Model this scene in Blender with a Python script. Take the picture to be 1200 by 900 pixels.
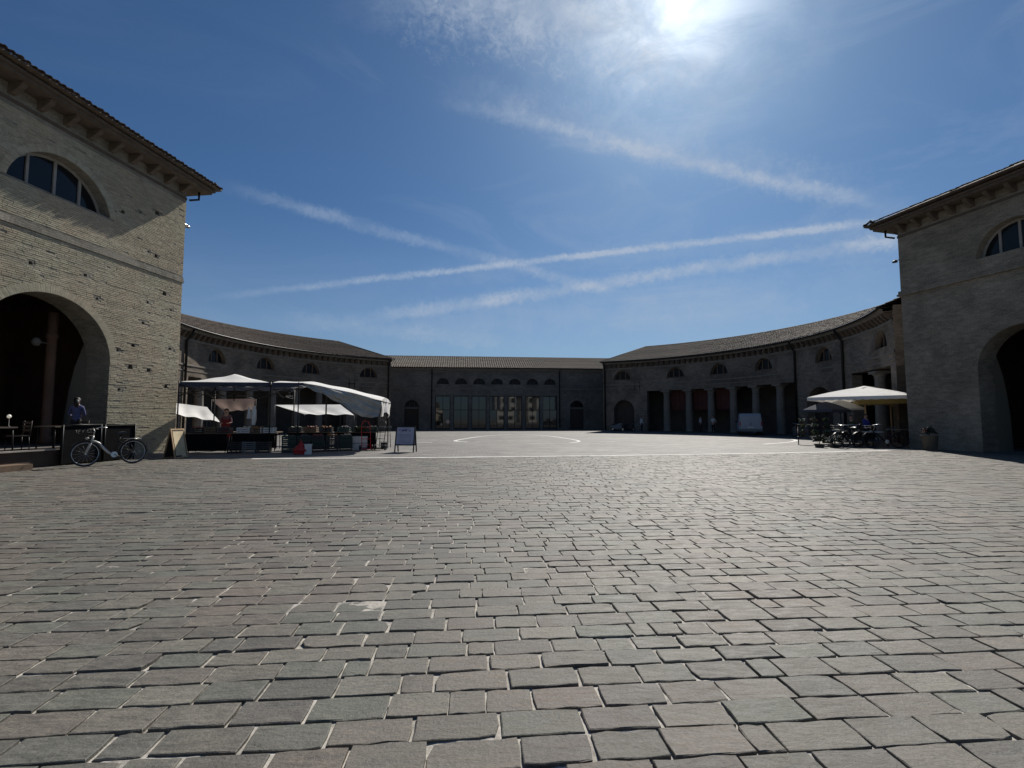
import bpy, bmesh, math, random
from mathutils import Vector, Matrix
from mathutils.geometry import tessellate_polygon
R = math.radians
sin, cos, pi = math.sin, math.cos, math.pi
rnd = random.Random(7)
for o in list(bpy.data.objects):
    bpy.data.objects.remove(o, do_unlink=True)
SC = bpy.context.scene
COL = SC.collection

# ------------------------------------------------------------------ camera
cam_d = bpy.data.cameras.new('camera')
cam = bpy.data.objects.new('camera', cam_d)
COL.objects.link(cam)
cam_d.sensor_width = 36
cam_d.lens = 36 * 569 / 1200
cam_d.clip_start = 0.05
cam_d.clip_end = 3000
cam.location = (0, 0, 1.5)
cam.rotation_euler = (R(90) + math.atan(40 / 569), 0, 0)
SC.camera = cam

# ------------------------------------------------------------------ light
SUN_AZ, SUN_EL = 20.2, 41.2      # azimuth to the right of the view axis, elevation
sun_dir = Vector((sin(R(SUN_AZ)) * cos(R(SUN_EL)), cos(R(SUN_AZ)) * cos(R(SUN_EL)), sin(R(SUN_EL))))
sl = bpy.data.lights.new('sun', 'SUN')
sl.energy = 5.0
sl.angle = R(0.55)
sl.color = (1, .95, .87)
so = bpy.data.objects.new('sun', sl)
so.rotation_euler = sun_dir.to_track_quat('Z', 'Y').to_euler()
so.location = sun_dir * 150
COL.objects.link(so)

SC.view_settings.view_transform = 'Standard'
SC.view_settings.look = 'None'
SC.view_settings.exposure = 0.16
SC.view_settings.gamma = 1

W = bpy.data.worlds.new('World')
SC.world = W
W.use_nodes = True
nt = W.node_tree
nt.nodes.clear()

def N(t, typ, **kw):
    n = t.nodes.new(typ)
    for k, v in kw.items():
        setattr(n, k, v)
    return n

def L(t, a, b):
    t.links.new(a, b)

def math_node(t, op, a, b=None, c=None, clamp=False):
    n = N(t, 'ShaderNodeMath', operation=op, use_clamp=clamp)
    for i, v in enumerate((a, b, c)):
        if v is None:
            continue
        if isinstance(v, (int, float)):
            n.inputs[i].default_value = v
        else:
            L(t, v, n.inputs[i])
    return n.outputs[0]

def mrange(t, v, a, b, c=0, d=1, smooth=True):
    n = N(t, 'ShaderNodeMapRange', interpolation_type='SMOOTHSTEP' if smooth else 'LINEAR')
    L(t, v, n.inputs[0])
    for i, x in enumerate((a, b, c, d)):
        n.inputs[i + 1].default_value = x
    return n.outputs[0]

def vdot(t, v, vec):
    n = N(t, 'ShaderNodeVectorMath', operation='DOT_PRODUCT')
    L(t, v, n.inputs[0])
    n.inputs[1].default_value = vec
    return n.outputs['Value']

def noise(t, vec, scale, detail=4, rough=.55, dist=0, map_scale=None, rot=None):
    if map_scale or rot:
        m = N(t, 'ShaderNodeMapping')
        L(t, vec, m.inputs[0])
        if map_scale:
            m.inputs['Scale'].default_value = map_scale
        if rot:
            m.inputs['Rotation'].default_value = rot
        vec = m.outputs[0]
    n = N(t, 'ShaderNodeTexNoise')
    if vec is not None:
        L(t, vec, n.inputs['Vector'])
    n.inputs['Scale'].default_value = scale
    n.inputs['Detail'].default_value = detail
    n.inputs['Roughness'].default_value = rough
    n.inputs['Distortion'].default_value = dist
    return n.outputs['Fac']

def sky_dir(px, py):
    """direction of the sky seen at a point of a 1200x900 frame"""
    p = math.atan(40 / 569)
    a, b, c = px - 600, 450 - py, 569
    return Vector((a, c * cos(p) - b * sin(p), b * cos(p) + c * sin(p))).normalized()

def build_sky():
    t = nt
    out = N(t, 'ShaderNodeOutputWorld')
    sky = N(t, 'ShaderNodeTexSky', sky_type='NISHITA', sun_disc=False)
    sky.sun_elevation = R(SUN_EL)
    sky.sun_rotation = R(SUN_AZ)
    sky.air_density = 1.0
    sky.dust_density = 0.6
    sky.ozone_density = 2.0
    sky.altitude = 0
    co = N(t, 'ShaderNodeTexCoord').outputs['Generated']
    # ---- thin cloud: contrails and cirrus as bands about great circles
    fac = None
    def add(f):
        nonlocal fac
        fac = f if fac is None else math_node(t, 'ADD', fac, f)
    def band(a, b, width, amp, fade0, fade1, seed, ragged=0.5, nscale=9, bend=0.0):
        A, B = sky_dir(*a), sky_dir(*b)
        n = A.cross(B).normalized()
        along = n.cross(A).normalized()
        d = vdot(t, co, n)
        wob = noise(t, co, 3.1 + seed, 3, .5)
        d = math_node(t, 'ADD', d, math_node(t, 'MULTIPLY', math_node(t, 'SUBTRACT', wob, .5), width * .55 + bend))
        fine = noise(t, co, 38 + 6 * seed, 6, .7, .6)
        d = math_node(t, 'ADD', d, math_node(t, 'MULTIPLY', math_node(t, 'SUBTRACT', fine, .5), width * 2.0))
        d = math_node(t, 'ABSOLUTE', d)
        core = math_node(t, 'MULTIPLY', mrange(t, d, width * 1.15, width * .05), mrange(t, noise(t, co, 7 + seed, 3, .5), .32, .66, .45, 1.05))
        pos = vdot(t, co, along)
        pb = B.dot(along)
        m = math_node(t, 'MULTIPLY', mrange(t, pos, fade0[0] * pb, fade0[1] * pb), mrange(t, pos, fade1[1] * pb, fade1[0] * pb))
        gr = math_node(t, 'ADD', math_node(t, 'MULTIPLY', noise(t, co, nscale, 8, .7, .5), .6), math_node(t, 'MULTIPLY', noise(t, co, nscale * 3.3, 5, .7, .3), .4))
        gr = mrange(t, gr, .5 - ragged * .30, .5 + ragged * .20, 1 - ragged, 1.1)
        add(math_node(t, 'MULTIPLY', math_node(t, 'MULTIPLY', core, m), math_node(t, 'MULTIPLY', gr, amp)))
    band((240, 350), (1010, 262), .0085, .95, (-.10, .62), (.985, 1.02), 0, .38, 60)
    band((240, 353), (1010, 266), .030, .16, (.1, .8), (.97, 1.05), .3, .5, 30)
    band((390, 379), (1030, 284), .0165, .66, (-.08, .45), (1.0, 1.05), 1, .45, 34)
    band((262, 219), (690, 335), .014, .34, (-.05, .15), (.9, 1.2), 2, .45, 24, .010)
    band((520, 120), (1045, 242), .015, .50, (-.05, .25), (.8, 1.08), 3, .85, 30, .018)
    band((517, 104), (1040, 238), .040, .30, (-.05, .25), (.8, 1.08), 9, .95, 22, .02)
    band((620, 152), (1045, 242), .016, .40, (-.05, .25), (.8, 1.06), 8, .8, 40, .03)
    band((330, 372), (640, 408), .022, .22, (-.1, .2), (.6, 1.2), 4, .5, 14)
    band((450, 392), (1040, 330), .07, .18, (-.2, .3), (.7, 1.3), 5, .7, 8, .03)
    band((745, 200), (980, 25), .03, .16, (-.1, .2), (.6, 1.1), 6, .7, 16, .02)
    band((495, -30), (800, 52), .085, .85, (-.25, .1), (.85, 1.35), 7, .85, 13, .03)
    # general thin cirrus veil
    veil = noise(t, co, 2.6, 8, .62, .9, (1, 1.2, 3.4), (0, R(12), R(20)))
    sd = vdot(t, co, sun_dir)
    near = mrange(t, sd, .78, .98)
    add(math_node(t, 'MULTIPLY', mrange(t, veil, .46, .78), math_node(t, 'MULTIPLY_ADD', near, .30, .03)))
    # low pale band over the horizon
    z = N(t, 'ShaderNodeSeparateXYZ')
    L(t, co, z.inputs[0])
    low = mrange(t, z.outputs[2], .42, .0)
    add(math_node(t, 'MULTIPLY', low, math_node(t, 'MULTIPLY_ADD', veil, .4, .12)))
    fac = math_node(t, 'MINIMUM', fac, .85)
    # light scattered forward by the thin cloud round the sun
    h1 = math_node(t, 'MULTIPLY', math_node(t, 'POWER', math_node(t, 'MAXIMUM', sd, 0), 4000), .55)
    h2 = math_node(t, 'MULTIPLY', math_node(t, 'POWER', math_node(t, 'MAXIMUM', sd, 0), 110), .42)
    h3 = math_node(t, 'MULTIPLY', math_node(t, 'POWER', math_node(t, 'MAXIMUM', sd, 0), 22), .02)
    wisp = noise(t, co, 7, 7, .65, .6, (1, 1, 2.2), (0, R(25), 0))
    h2 = math_node(t, 'MULTIPLY', h2, mrange(t, wisp, .3, .7, .25, 1.5))
    h0 = math_node(t, 'MULTIPLY', math_node(t, 'POWER', math_node(t, 'MAXIMUM', sd, 0), 380), .26)
    h1 = math_node(t, 'ADD', h1, h0)
    halo = math_node(t, 'ADD', math_node(t, 'ADD', h1, h2), h3)
    # compose
    sk = N(t, 'ShaderNodeVectorMath', operation='MULTIPLY')
    L(t, sky.outputs[0], sk.inputs[0])
    s = 0.050
    sk.inputs[1].default_value = (s * .50, s * .785, s * 1.06)
    mix = N(t, 'ShaderNodeMix', data_type='RGBA')
    L(t, fac, mix.inputs['Factor'])
    L(t, sk.outputs[0], mix.inputs['A'])
    mix.inputs['B'].default_value = (.36, .43, .54, 1)
    hc = N(t, 'ShaderNodeVectorMath', operation='SCALE')
    hc.inputs[0].default_value = (.82, .80, .75)
    L(t, halo, hc.inputs['Scale'])
    ad = N(t, 'ShaderNodeVectorMath', operation='ADD')
    L(t, mix.outputs['Result'], ad.inputs[0])
    L(t, hc.outputs[0], ad.inputs[1])
    bg = N(t, 'ShaderNodeBackground')
    L(t, ad.outputs[0], bg.inputs[0])
    bg.inputs[1].default_value = 1.0
    L(t, bg.outputs[0], out.inputs[0])
build_sky()

# ------------------------------------------------------------------ object helpers
def put(o, parent=None):
    COL.objects.link(o)
    if parent is not None:
        o.parent = parent
    return o

def tag(o, label=None, cat=None, group=None, kind=None):
    if label: o['label'] = label
    if cat: o['category'] = cat
    if group: o['group'] = group
    if kind: o['kind'] = kind
    return o

def thing(name, label, cat, loc=(0, 0, 0), rz=0, group=None):
    o = bpy.data.objects.new(name, None)
    o.empty_display_size = .2
    o.location = loc
    o.rotation_euler = (0, 0, rz)
    put(o)
    return tag(o, label, cat, group)

def copy_tree(o, parent=None):
    c = o.copy()
    COL.objects.link(c)
    c.parent = parent
    for ch in o.children:
        copy_tree(ch, c)
    return c

class MB:
    """collects faces, then links them as one mesh object"""
    def __init__(s, xf=None):
        s.v, s.f, s.m, s.uv = [], [], [], []
        s.xf = xf
        s.smooth = []
    def vert(s, p):
        s.v.append(tuple(s.xf @ Vector(p)) if s.xf else tuple(p))
        return len(s.v) - 1
    def face(s, idx, mat=0, uv=None, smooth=False):
        s.f.append(tuple(idx)); s.m.append(mat); s.uv.append(uv); s.smooth.append(smooth)
    def poly(s, pts, mat=0, uv=None, smooth=False):
        s.face([s.vert(p) for p in pts], mat, uv, smooth)
    def box(s, c, d, mat=0, rot=None, bev=0):
        x, y, z = d[0] / 2, d[1] / 2, d[2] / 2
        c = Vector(c)
        P = []
        for sz in (-1, 1):
            for sx, sy in ((-1, -1), (1, -1), (1, 1), (-1, 1)):
                p = Vector((sx * x, sy * y, sz * z))
                if rot: p = rot @ p
                P.append(s.vert(c + p))
        dims = {0: (d[0], d[1]), 1: (d[0], d[2]), 2: (d[1], d[2])}
        for f, k in (((3, 2, 1, 0), 0), ((4, 5, 6, 7), 0), ((0, 1, 5, 4), 1), ((1, 2, 6, 5), 2), ((2, 3, 7, 6), 1), ((3, 0, 4, 7), 2)):
            a, b = dims[k]
            s.face([P[i] for i in f], mat, ((0, 0), (a, 0), (a, b), (0, b)))
    def hexa(s, b, t, mat=0):
        """solid from a bottom and a top loop"""
        n = len(b)
        B = [s.vert(p) for p in b]; T = [s.vert(p) for p in t]
        s.face(B[::-1], mat); s.face(T, mat)
        acc = 0
        for i in range(n):
            j = (i + 1) % n
            w = (Vector(b[j]) - Vector(b[i])).length
            h = (Vector(t[i]) - Vector(b[i])).length
            s.face((B[i], B[j], T[j], T[i]), mat, ((acc, 0), (acc + w, 0), (acc + w, h), (acc, h)))
            acc += w
    def tube(s, pts, r, n=8, mat=0, cap=True, smooth=True):
        pts = [Vector(p) for p in pts]
        rs = r if isinstance(r, (list, tuple)) else [r] * len(pts)
        rings = []
        up = None
        for i, p in enumerate(pts):
            a = pts[max(0, i - 1)]; b = pts[min(len(pts) - 1, i + 1)]
            d = (b - a)
            if d.length < 1e-9: d = Vector((0, 0, 1))
            d.normalize()
            if up is None:
                up = d.orthogonal().normalized()
            else:
                up = (up - d * up.dot(d))
                up = up.normalized() if up.length > 1e-6 else d.orthogonal().normalized()
            w = d.cross(up)
            rings.append([s.vert(p + (up * cos(2 * pi * k / n) + w * sin(2 * pi * k / n)) * rs[i]) for k in range(n)])
        for i in range(len(rings) - 1):
            for k in range(n):
                j = (k + 1) % n
                s.face((rings[i][k], rings[i][j], rings[i + 1][j], rings[i + 1][k]), mat, None, smooth)
        if cap:
            s.face(rings[0][::-1], mat); s.face(rings[-1], mat)
    def lathe(s, prof, n=16, mat=0, c=(0, 0, 0), smooth=True, cap=True):
        rings = [[s.vert((c[0] + r * cos(2 * pi * k / n), c[1] + r * sin(2 * pi * k / n), c[2] + z)) for k in range(n)] for r, z in prof]
        for i in range(len(rings) - 1):
            for k in range(n):
                j = (k + 1) % n
                s.face((rings[i][k], rings[i][j], rings[i + 1][j], rings[i + 1][k]), mat, None, smooth)
        if cap:
            s.face(rings[0][::-1], mat); s.face(rings[-1], mat)
    def torus(s, c, rad, r, axis='Y', n=28, m=8, mat=0):
        c = Vector(c)
        rings = []
        for i in range(n):
            a = 2 * pi * i / n
            ring = []
            for k in range(m):
                b = 2 * pi * k / m
                q = rad + r * cos(b)
                x, y, z = q * cos(a), r * sin(b), q * sin(a)
                p = Vector((x, y, z)) if axis == 'Y' else (Vector((x, z, y)) if axis == 'Z' else Vector((y, x, z)))
                ring.append(s.vert(c + p))
            rings.append(ring)
        for i in range(n):
            for k in range(m):
                j, l = (i + 1) % n, (k + 1) % m
                s.face((rings[i][k], rings[j][k], rings[j][l], rings[i][l]), mat, None, True)
    def grid(s, fn, nu, nv, mat=0, smooth=True, uvf=None):
        idx = [[s.vert(fn(i / nu, j / nv)) for i in range(nu + 1)] for j in range(nv + 1)]
        for j in range(nv):
            for i in range(nu):
                uv = None
                if uvf:
                    uv = [uvf(a / nu, b / nv) for a, b in ((i, j), (i + 1, j), (i + 1, j + 1), (i, j + 1))]
                s.face((idx[j][i], idx[j][i + 1], idx[j + 1][i + 1], idx[j + 1][i]), mat, uv, smooth)
    def mesh(s, name, mats):
        me = bpy.data.meshes.new(name)
        me.from_pydata(s.v, [], s.f)
        for m in (mats if isinstance(mats, (list, tuple)) else [mats]):
            me.materials.append(m)
        me.polygons.foreach_set('material_index', s.m)
        me.polygons.foreach_set('use_smooth', s.smooth)
        if any(u is not None for u in s.uv):
            uvl = me.uv_layers.new(name='UVMap')
            flat = []
            for f, u in zip(s.f, s.uv):
                if u is None:
                    u = [(0, 0)] * len(f)
                for a in u:
                    flat += [a[0], a[1]]
            uvl.data.foreach_set('uv', flat)
        me.update()
        return me
    def build(s, name, mats, parent=None, kind=None, label=None):
        o = bpy.data.objects.new(name, s.mesh(name, mats))
        put(o, parent)
        if kind: o['kind'] = kind
        if label: o['label'] = label
        return o

def obj(name, me, parent=None, loc=None, rot=None):
    o = bpy.data.objects.new(name, me)
    put(o, parent)
    if loc: o.location = loc
    if rot: o.rotation_euler = rot
    return o

# ------------------------------------------------------------------ materials
def new_mat(name):
    m = bpy.data.materials.new(name)
    m.use_nodes = True
    t = m.node_tree
    b = t.nodes['Principled BSDF']
    return m, t, b

def mottled(name, col, rough=.8, var=.25, scale=3.0, bump=.15, bscale=30, metal=0, col2=None, coords='Object', trans=0, spec=None):
    m, t, b = new_mat(name)
    co = N(t, 'ShaderNodeTexCoord').outputs[coords]
    n1 = noise(t, co, scale, 6, .6)
    n2 = noise(t, co, scale * 7, 4, .6)
    f = math_node(t, 'ADD', math_node(t, 'MULTIPLY', n1, .65), math_node(t, 'MULTIPLY', n2, .35))
    f = mrange(t, f, .33, .67, 0, 1, False)
    mx = N(t, 'ShaderNodeMix', data_type='RGBA')
    L(t, f, mx.inputs['Factor'])
    c2 = col2 or tuple(min(1, c * (1 + var)) for c in col)
    c1 = tuple(c * (1 - var) for c in col)
    mx.inputs['A'].default_value = (*c1, 1)
    mx.inputs['B'].default_value = (*c2, 1)
    L(t, mx.outputs['Result'], b.inputs['Base Color'])
    b.inputs['Roughness'].default_value = rough
    b.inputs['Metallic'].default_value = metal
    if spec is not None:
        b.inputs['Specular IOR Level'].default_value = spec
    if bump:
        bp = N(t, 'ShaderNodeBump')
        bp.inputs['Strength'].default_value = bump
        bp.inputs['Distance'].default_value = .01
        L(t, noise(t, co, bscale, 5, .6), bp.inputs['Height'])
        L(t, bp.outputs[0], b.inputs['Normal'])
    if trans:
        out = t.nodes['Material Output']
        tr = N(t, 'ShaderNodeBsdfTranslucent')
        L(t, mx.outputs['Result'], tr.inputs[0])
        ms = N(t, 'ShaderNodeMixShader')
        ms.inputs[0].default_value = trans
        L(t, b.outputs[0], ms.inputs[1]); L(t, tr.outputs[0], ms.inputs[2])
        L(t, ms.outputs[0], out.inputs[0])
    return m

def brick_mat(name, c1, c2, mortar, bw=.27, rh=.068, bumpd=.02, stain=.35, bump=1.0):
    m, t, b = new_mat(name)
    uv = N(t, 'ShaderNodeUVMap', uv_map='UVMap').outputs[0]
    ob = N(t, 'ShaderNodeTexCoord').outputs['Object']
    # uneven courses
    wob = N(t, 'ShaderNodeTexNoise')
    L(t, uv, wob.inputs['Vector'])
    wob.inputs['Scale'].default_value = 1.7
    wob.inputs['Detail'].default_value = 3
    sub = N(t, 'ShaderNodeVectorMath', operation='SUBTRACT')
    L(t, wob.outputs['Color'], sub.inputs[0]); sub.inputs[1].default_value = (.5, .5, .5)
    sc = N(t, 'ShaderNodeVectorMath', operation='SCALE')
    L(t, sub.outputs[0], sc.inputs[0]); sc.inputs['Scale'].default_value = .03
    ad = N(t, 'ShaderNodeVectorMath', operation='ADD')
    L(t, uv, ad.inputs[0]); L(t, sc.outputs[0], ad.inputs[1])
    br = N(t, 'ShaderNodeTexBrick')
    L(t, ad.outputs[0], br.inputs['Vector'])
    br.inputs['Scale'].default_value = 1
    br.inputs['Brick Width'].default_value = bw
    br.inputs['Row Height'].default_value = rh
    br.inputs['Mortar Size'].default_value = .007
    br.inputs['Mortar Smooth'].default_value = .35
    br.inputs['Bias'].default_value = -.1
    br.inputs['Color1'].default_value = (*c1, 1)
    br.inputs['Color2'].default_value = (*c2, 1)
    br.inputs['Mortar'].default_value = (*mortar, 1)
    # weathering
    s1 = noise(t, uv, .45, 6, .62, .5)
    s2 = noise(t, uv, 2.2, 6, .65, .3, (1, 2.4, 1))
    s3 = noise(t, uv, 14, 4, .6)
    f = math_node(t, 'MULTIPLY', mrange(t, s1, .3, .72, 1 - stain, 1.12), mrange(t, s2, .3, .7, .78, 1.12))
    f = math_node(t, 'MULTIPLY', f, mrange(t, s3, .3, .7, .85, 1.12))
    mu = N(t, 'ShaderNodeVectorMath', operation='SCALE')
    L(t, br.outputs['Color'], mu.inputs[0]); L(t, f, mu.inputs['Scale'])
    L(t, mu.outputs[0], b.inputs['Base Color'])
    b.inputs['Roughness'].default_value = .92
    b.inputs['Specular IOR Level'].default_value = .2
    bp = N(t, 'ShaderNodeBump')
    bp.inputs['Strength'].default_value = bump
    bp.inputs['Distance'].default_value = bumpd
    h = math_node(t, 'ADD', math_node(t, 'MULTIPLY', math_node(t, 'SUBTRACT', 1, br.outputs['Fac']), .6), math_node(t, 'MULTIPLY', noise(t, uv, 9, 6, .7, 0, (.5, 1.6, 1)), .8))
    L(t, h, bp.inputs['Height'])
    L(t, bp.outputs[0], b.inputs['Normal'])
    return m

def island_mat(name, stops, rough=.85, scale=6, bump=.3, bscale=40, stretch=(1, 1, 1), amount=.16, objrand=True, bdist=.006, spec=.35, cleft=False):
    """pieces of one kind whose tone differs from piece to piece"""
    m, t, b = new_mat(name)
    isl = N(t, 'ShaderNodeNewGeometry').outputs['Random Per Island']
    if objrand:
        isl = math_node(t, 'FRACT', math_node(t, 'ADD', isl, N(t, 'ShaderNodeObjectInfo').outputs['Random']))
    cr = N(t, 'ShaderNodeValToRGB')
    L(t, isl, cr.inputs[0])
    el = cr.color_ramp.elements
    el[0].position, el[0].color = stops[0][0], (*stops[0][1], 1)
    el[1].position, el[1].color = stops[-1][0], (*stops[-1][1], 1)
    for p, c in stops[1:-1]:
        e = el.new(p); e.color = (*c, 1)
    geo = N(t, 'ShaderNodeNewGeometry').outputs['Position']
    n1 = noise(t, geo, scale, 7, .65, .4, stretch)
    n2 = noise(t, geo, scale * 9, 5, .65)
    n3 = noise(t, geo, .22, 3, .5)
    f = math_node(t, 'MULTIPLY', mrange(t, n1, .3, .7, 1 - amount, 1 + amount), mrange(t, n2, .3, .7, 1 - amount * .7, 1 + amount * .7))
    f = math_node(t, 'MULTIPLY', f, mrange(t, n3, .35, .65, .93, 1.07))
    tint = N(t, 'ShaderNodeMix', data_type='RGBA', blend_type='MULTIPLY')
    tint.inputs['Factor'].default_value = 1
    tc = N(t, 'ShaderNodeMix', data_type='RGBA')
    L(t, mrange(t, noise(t, geo, .55, 3, .5), .38, .62), tc.inputs['Factor'])
    tc.inputs['A'].default_value = (.97, 1.0, .965, 1); tc.inputs['B'].default_value = (1.045, .995, .95, 1)
    L(t, cr.outputs[0], tint.inputs['A']); L(t, tc.outputs['Result'], tint.inputs['B'])
    mu = N(t, 'ShaderNodeVectorMath', operation='SCALE')
    L(t, tint.outputs['Result'], mu.inputs[0]); L(t, f, mu.inputs['Scale'])
    L(t, mu.outputs[0], b.inputs['Base Color'])
    rr = mrange(t, n1, .3, .7, rough - .12, rough + .1)
    L(t, rr, b.inputs['Roughness'])
    b.inputs['Specular IOR Level'].default_value = spec
    bp = N(t, 'ShaderNodeBump')
    bp.inputs['Strength'].default_value = bump
    bp.inputs['Distance'].default_value = bdist
    if cleft:
        dirt = noise(t, geo, 1.1, 7, .68, .8)
        f2 = mrange(t, dirt, .52, .70, 1.0, .80)
        spots = mrange(t, noise(t, geo, 17, 3, .5), .70, .76, 1.0, .78)
        worn = mrange(t, noise(t, geo, 2.3, 6, .7, .5), .60, .74, 1.0, 1.16)
        L(t, math_node(t, 'MULTIPLY', f, math_node(t, 'MULTIPLY', math_node(t, 'MULTIPLY', f2, spots), worn)), mu.inputs['Scale'])
    hh = math_node(t, 'ADD', math_node(t, 'MULTIPLY', n1, .5), math_node(t, 'MULTIPLY', noise(t, geo, bscale, 6, .7), .45))
    if cleft:
        nc = noise(t, geo, 3.4, 3, .55, .6, (1, 2.6, 1))
        st = N(t, 'ShaderNodeMath', operation='SNAP')
        L(t, nc, st.inputs[0]); st.inputs[1].default_value = .085
        hh = math_node(t, 'ADD', hh, math_node(t, 'MULTIPLY', st.outputs[0], 4.2))
    L(t, hh, bp.inputs['Height'])
    L(t, bp.outputs[0], b.inputs['Normal'])
    return m

BRICK = brick_mat('brick_wall_ochre', (0.303, 0.277, 0.226), (0.246, 0.224, 0.181), (0.265, 0.248, 0.208), stain=.28)
BRICK_SHADE = brick_mat('brick_wall_shade_copy', (0.340, 0.289, 0.223), (0.275, 0.233, 0.178), (0.296, 0.261, 0.202), stain=.34)  # same brick as the ochre one, a copy toned for the shaded gatehouse
BRICK_WING = brick_mat('brick_wall_wing', (0.291, 0.241, 0.190), (0.224, 0.185, 0.146), (0.246, 0.218, 0.179), stain=.45)
BRICK_FAR = brick_mat('brick_wall_far', (0.263, 0.236, 0.201), (0.201, 0.175, 0.149), (0.228, 0.210, 0.175), stain=.3)
BRICK_PIECE = island_mat('brick_piece', [(0, (0.332, 0.297, 0.227)), (.3, (0.360, 0.327, 0.252)), (.6, (0.384, 0.347, 0.267)), (.85, (0.367, 0.327, 0.251)), (1, (0.321, 0.279, 0.211))], .92, 3, .5, 35, (1, 1, 2.5), .16, False, .010, .15)
MORTAR_WALL = mottled('wall_mortar', (0.225, 0.198, 0.149), .95, .3, 2, .6, 25)
PAVER = island_mat('paving_sandstone', [(0, (0.089, 0.083, 0.073)), (.18, (0.121, 0.110, 0.095)), (.36, (0.140, 0.124, 0.106)), (.52, (0.112, 0.113, 0.096)), (.66, (0.103, 0.094, 0.085)), (.8, (0.129, 0.110, 0.094)), (.92, (0.118, 0.116, 0.099)), (1, (0.161, 0.146, 0.124))], .68, 5, .9, 55, (1.2, 5, 1), .26, True, .012, .40, True)
JOINT = mottled('joint_mortar', (.36, .335, .295), .95, .6, 5, .5, 60)
STONE = mottled('pale_stone', (.30, .28, .25), .85, .2, 3, .3, 25)
STONE_DK = mottled('grey_stone', (0.158, 0.147, 0.131), .88, .25, 3, .3, 25)
TERRACOTTA = island_mat('roof_terracotta', [(0, (0.061, 0.046, 0.036)), (.35, (0.095, 0.069, 0.053)), (.7, (0.075, 0.061, 0.049)), (1, (0.115, 0.090, 0.069))], .9, 4, .3, 30, (1, 1, 1), .3, True)
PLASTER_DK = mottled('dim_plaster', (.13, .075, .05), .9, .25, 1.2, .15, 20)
PORTICO = mottled('portico_plaster', (.11, .095, .08), .9, .3, 1.0, .2, 15)  # coloured dark so that the shade inside the portico looks deep enough
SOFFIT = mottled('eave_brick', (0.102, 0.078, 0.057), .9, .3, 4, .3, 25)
WOOD = mottled('weathered_wood', (.14, .09, .055), .75, .3, 5, .3, 40)
WOOD_DK = mottled('dark_wood', (.045, .03, .022), .7, .3, 5, .2, 40)
WOOD_PALE = mottled('pale_wood', (.42, .28, .15), .7, .25, 6, .2, 40)
IRON = mottled('dark_iron', (.022, .022, .022), .5, .3, 8, .1, 40, metal=.6)
STEEL = mottled('bright_steel', (.55, .55, .55), .32, .1, 8, 0, 40, metal=1)
CHROME_W = mottled('white_enamel', (.50, .49, .46), .3, .08, 8, 0)
RUBBER = mottled('black_rubber', (.018, .018, .018), .8, .2, 10, .1, 60)
PLASTIC_BK = mottled('black_plastic', (.016, .017, .018), .5, .2, 8, .05)
PLASTIC_GN = mottled('green_plastic', (.012, .035, .028), .5, .2, 8, .05)
PLASTIC_GY = mottled('grey_plastic', (.16, .16, .16), .55, .15, 8, .05)
PLASTIC_WT = mottled('white_plastic', (.62, .61, .58), .5, .12, 8, .05)
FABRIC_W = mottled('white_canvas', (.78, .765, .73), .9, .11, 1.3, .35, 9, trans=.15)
FABRIC_FLAP = mottled('shade_toned_canvas', (.40, .385, .35), .9, .22, 2.5, .3, 12, trans=.015)  # white canvas coloured darker to stand for the shade on the flap
FABRIC_BEIGE = mottled('cream_canvas', (.26, .18, .145), .9, .15, 1.6, .2, 12, trans=.4)
FABRIC_YEL = mottled('yellow_canvas', (.55, .42, .16), .9, .1, 1.6, .2, 12, trans=.45)
FABRIC_NAVY = mottled('navy_canvas', (.045, .055, .085), .9, .2, 2, .2, 12, trans=.1)
FABRIC_DK = mottled('dark_canvas', (.009, .009, .010), .9, .3, 3, .2, 20, spec=.05)
FABRIC_RED = mottled('red_cloth', (.19, .009, .013), .85, .25, 5, .2, 30)
PANEL_RED = mottled('red_brown_panel', (.085, .024, .017), .8, .2, 2, .15, 20)
PAINT_W = mottled('white_ground_stone', (.58, .565, .53), .8, .26, 1.6, .25, 40)
LEAF = mottled('leaf_green', (.045, .075, .022), .6, .5, 12, 0)
LEAF_DK = mottled('leaf_dark', (.022, .035, .014), .6, .5, 12, 0)
FLOWER_RED = mottled('flower_red', (.45, .03, .05), .6, .3, 12, 0)
FLOWER_YEL = mottled('flower_yellow', (.55, .35, .05), .6, .3, 12, 0)
FLOWER_WT = mottled('flower_white', (.6, .58, .55), .6, .2, 12, 0)
SKIN = mottled('skin', (.42, .24, .17), .55, .08, 8, 0)
HAIR = mottled('dark_hair', (.012, .009, .007), .6, .3, 20, .3, 60)
CLOTH_BLUE = mottled('violet_blue_cloth', (.075, .08, .17), .9, .2, 6, .2, 30)
CLOTH_DENIM = mottled('dark_denim', (.02, .025, .04), .9, .2, 8, .2, 40)
CLOTH_WHITE = mottled('white_cloth', (.62, .60, .58), .9, .1, 6, .2, 30)
CLOTH_MAUVE = mottled('mauve_cloth', (.16, .08, .09), .9, .2, 6, .2, 30)
CLOTH_BLACK = mottled('black_cloth', (.014, .013, .014), .9, .2, 6, .2, 30)
CLOTH_COBALT = mottled('cobalt_cloth', (.035, .045, .25), .9, .2, 6, .2, 30)
VAN_PAINT = mottled('white_van_paint', (.33, .36, .41), .35, .05, 1, 0)
POSTER = mottled('yellowed_paper', (.62, .52, .32), .85, .3, 5, .1, 20, col2=(.72, .60, .38))
BOARD_INK = mottled('violet_ink', (.10, .08, .24), .8, .2, 10, 0)
BOARD_FACE = mottled('grey_violet_board', (.42, .41, .50), .7, .15, 6, 0)
SPORTS_RED = mottled('red_plastic', (.42, .02, .02), .45, .2, 6, .05)

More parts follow.
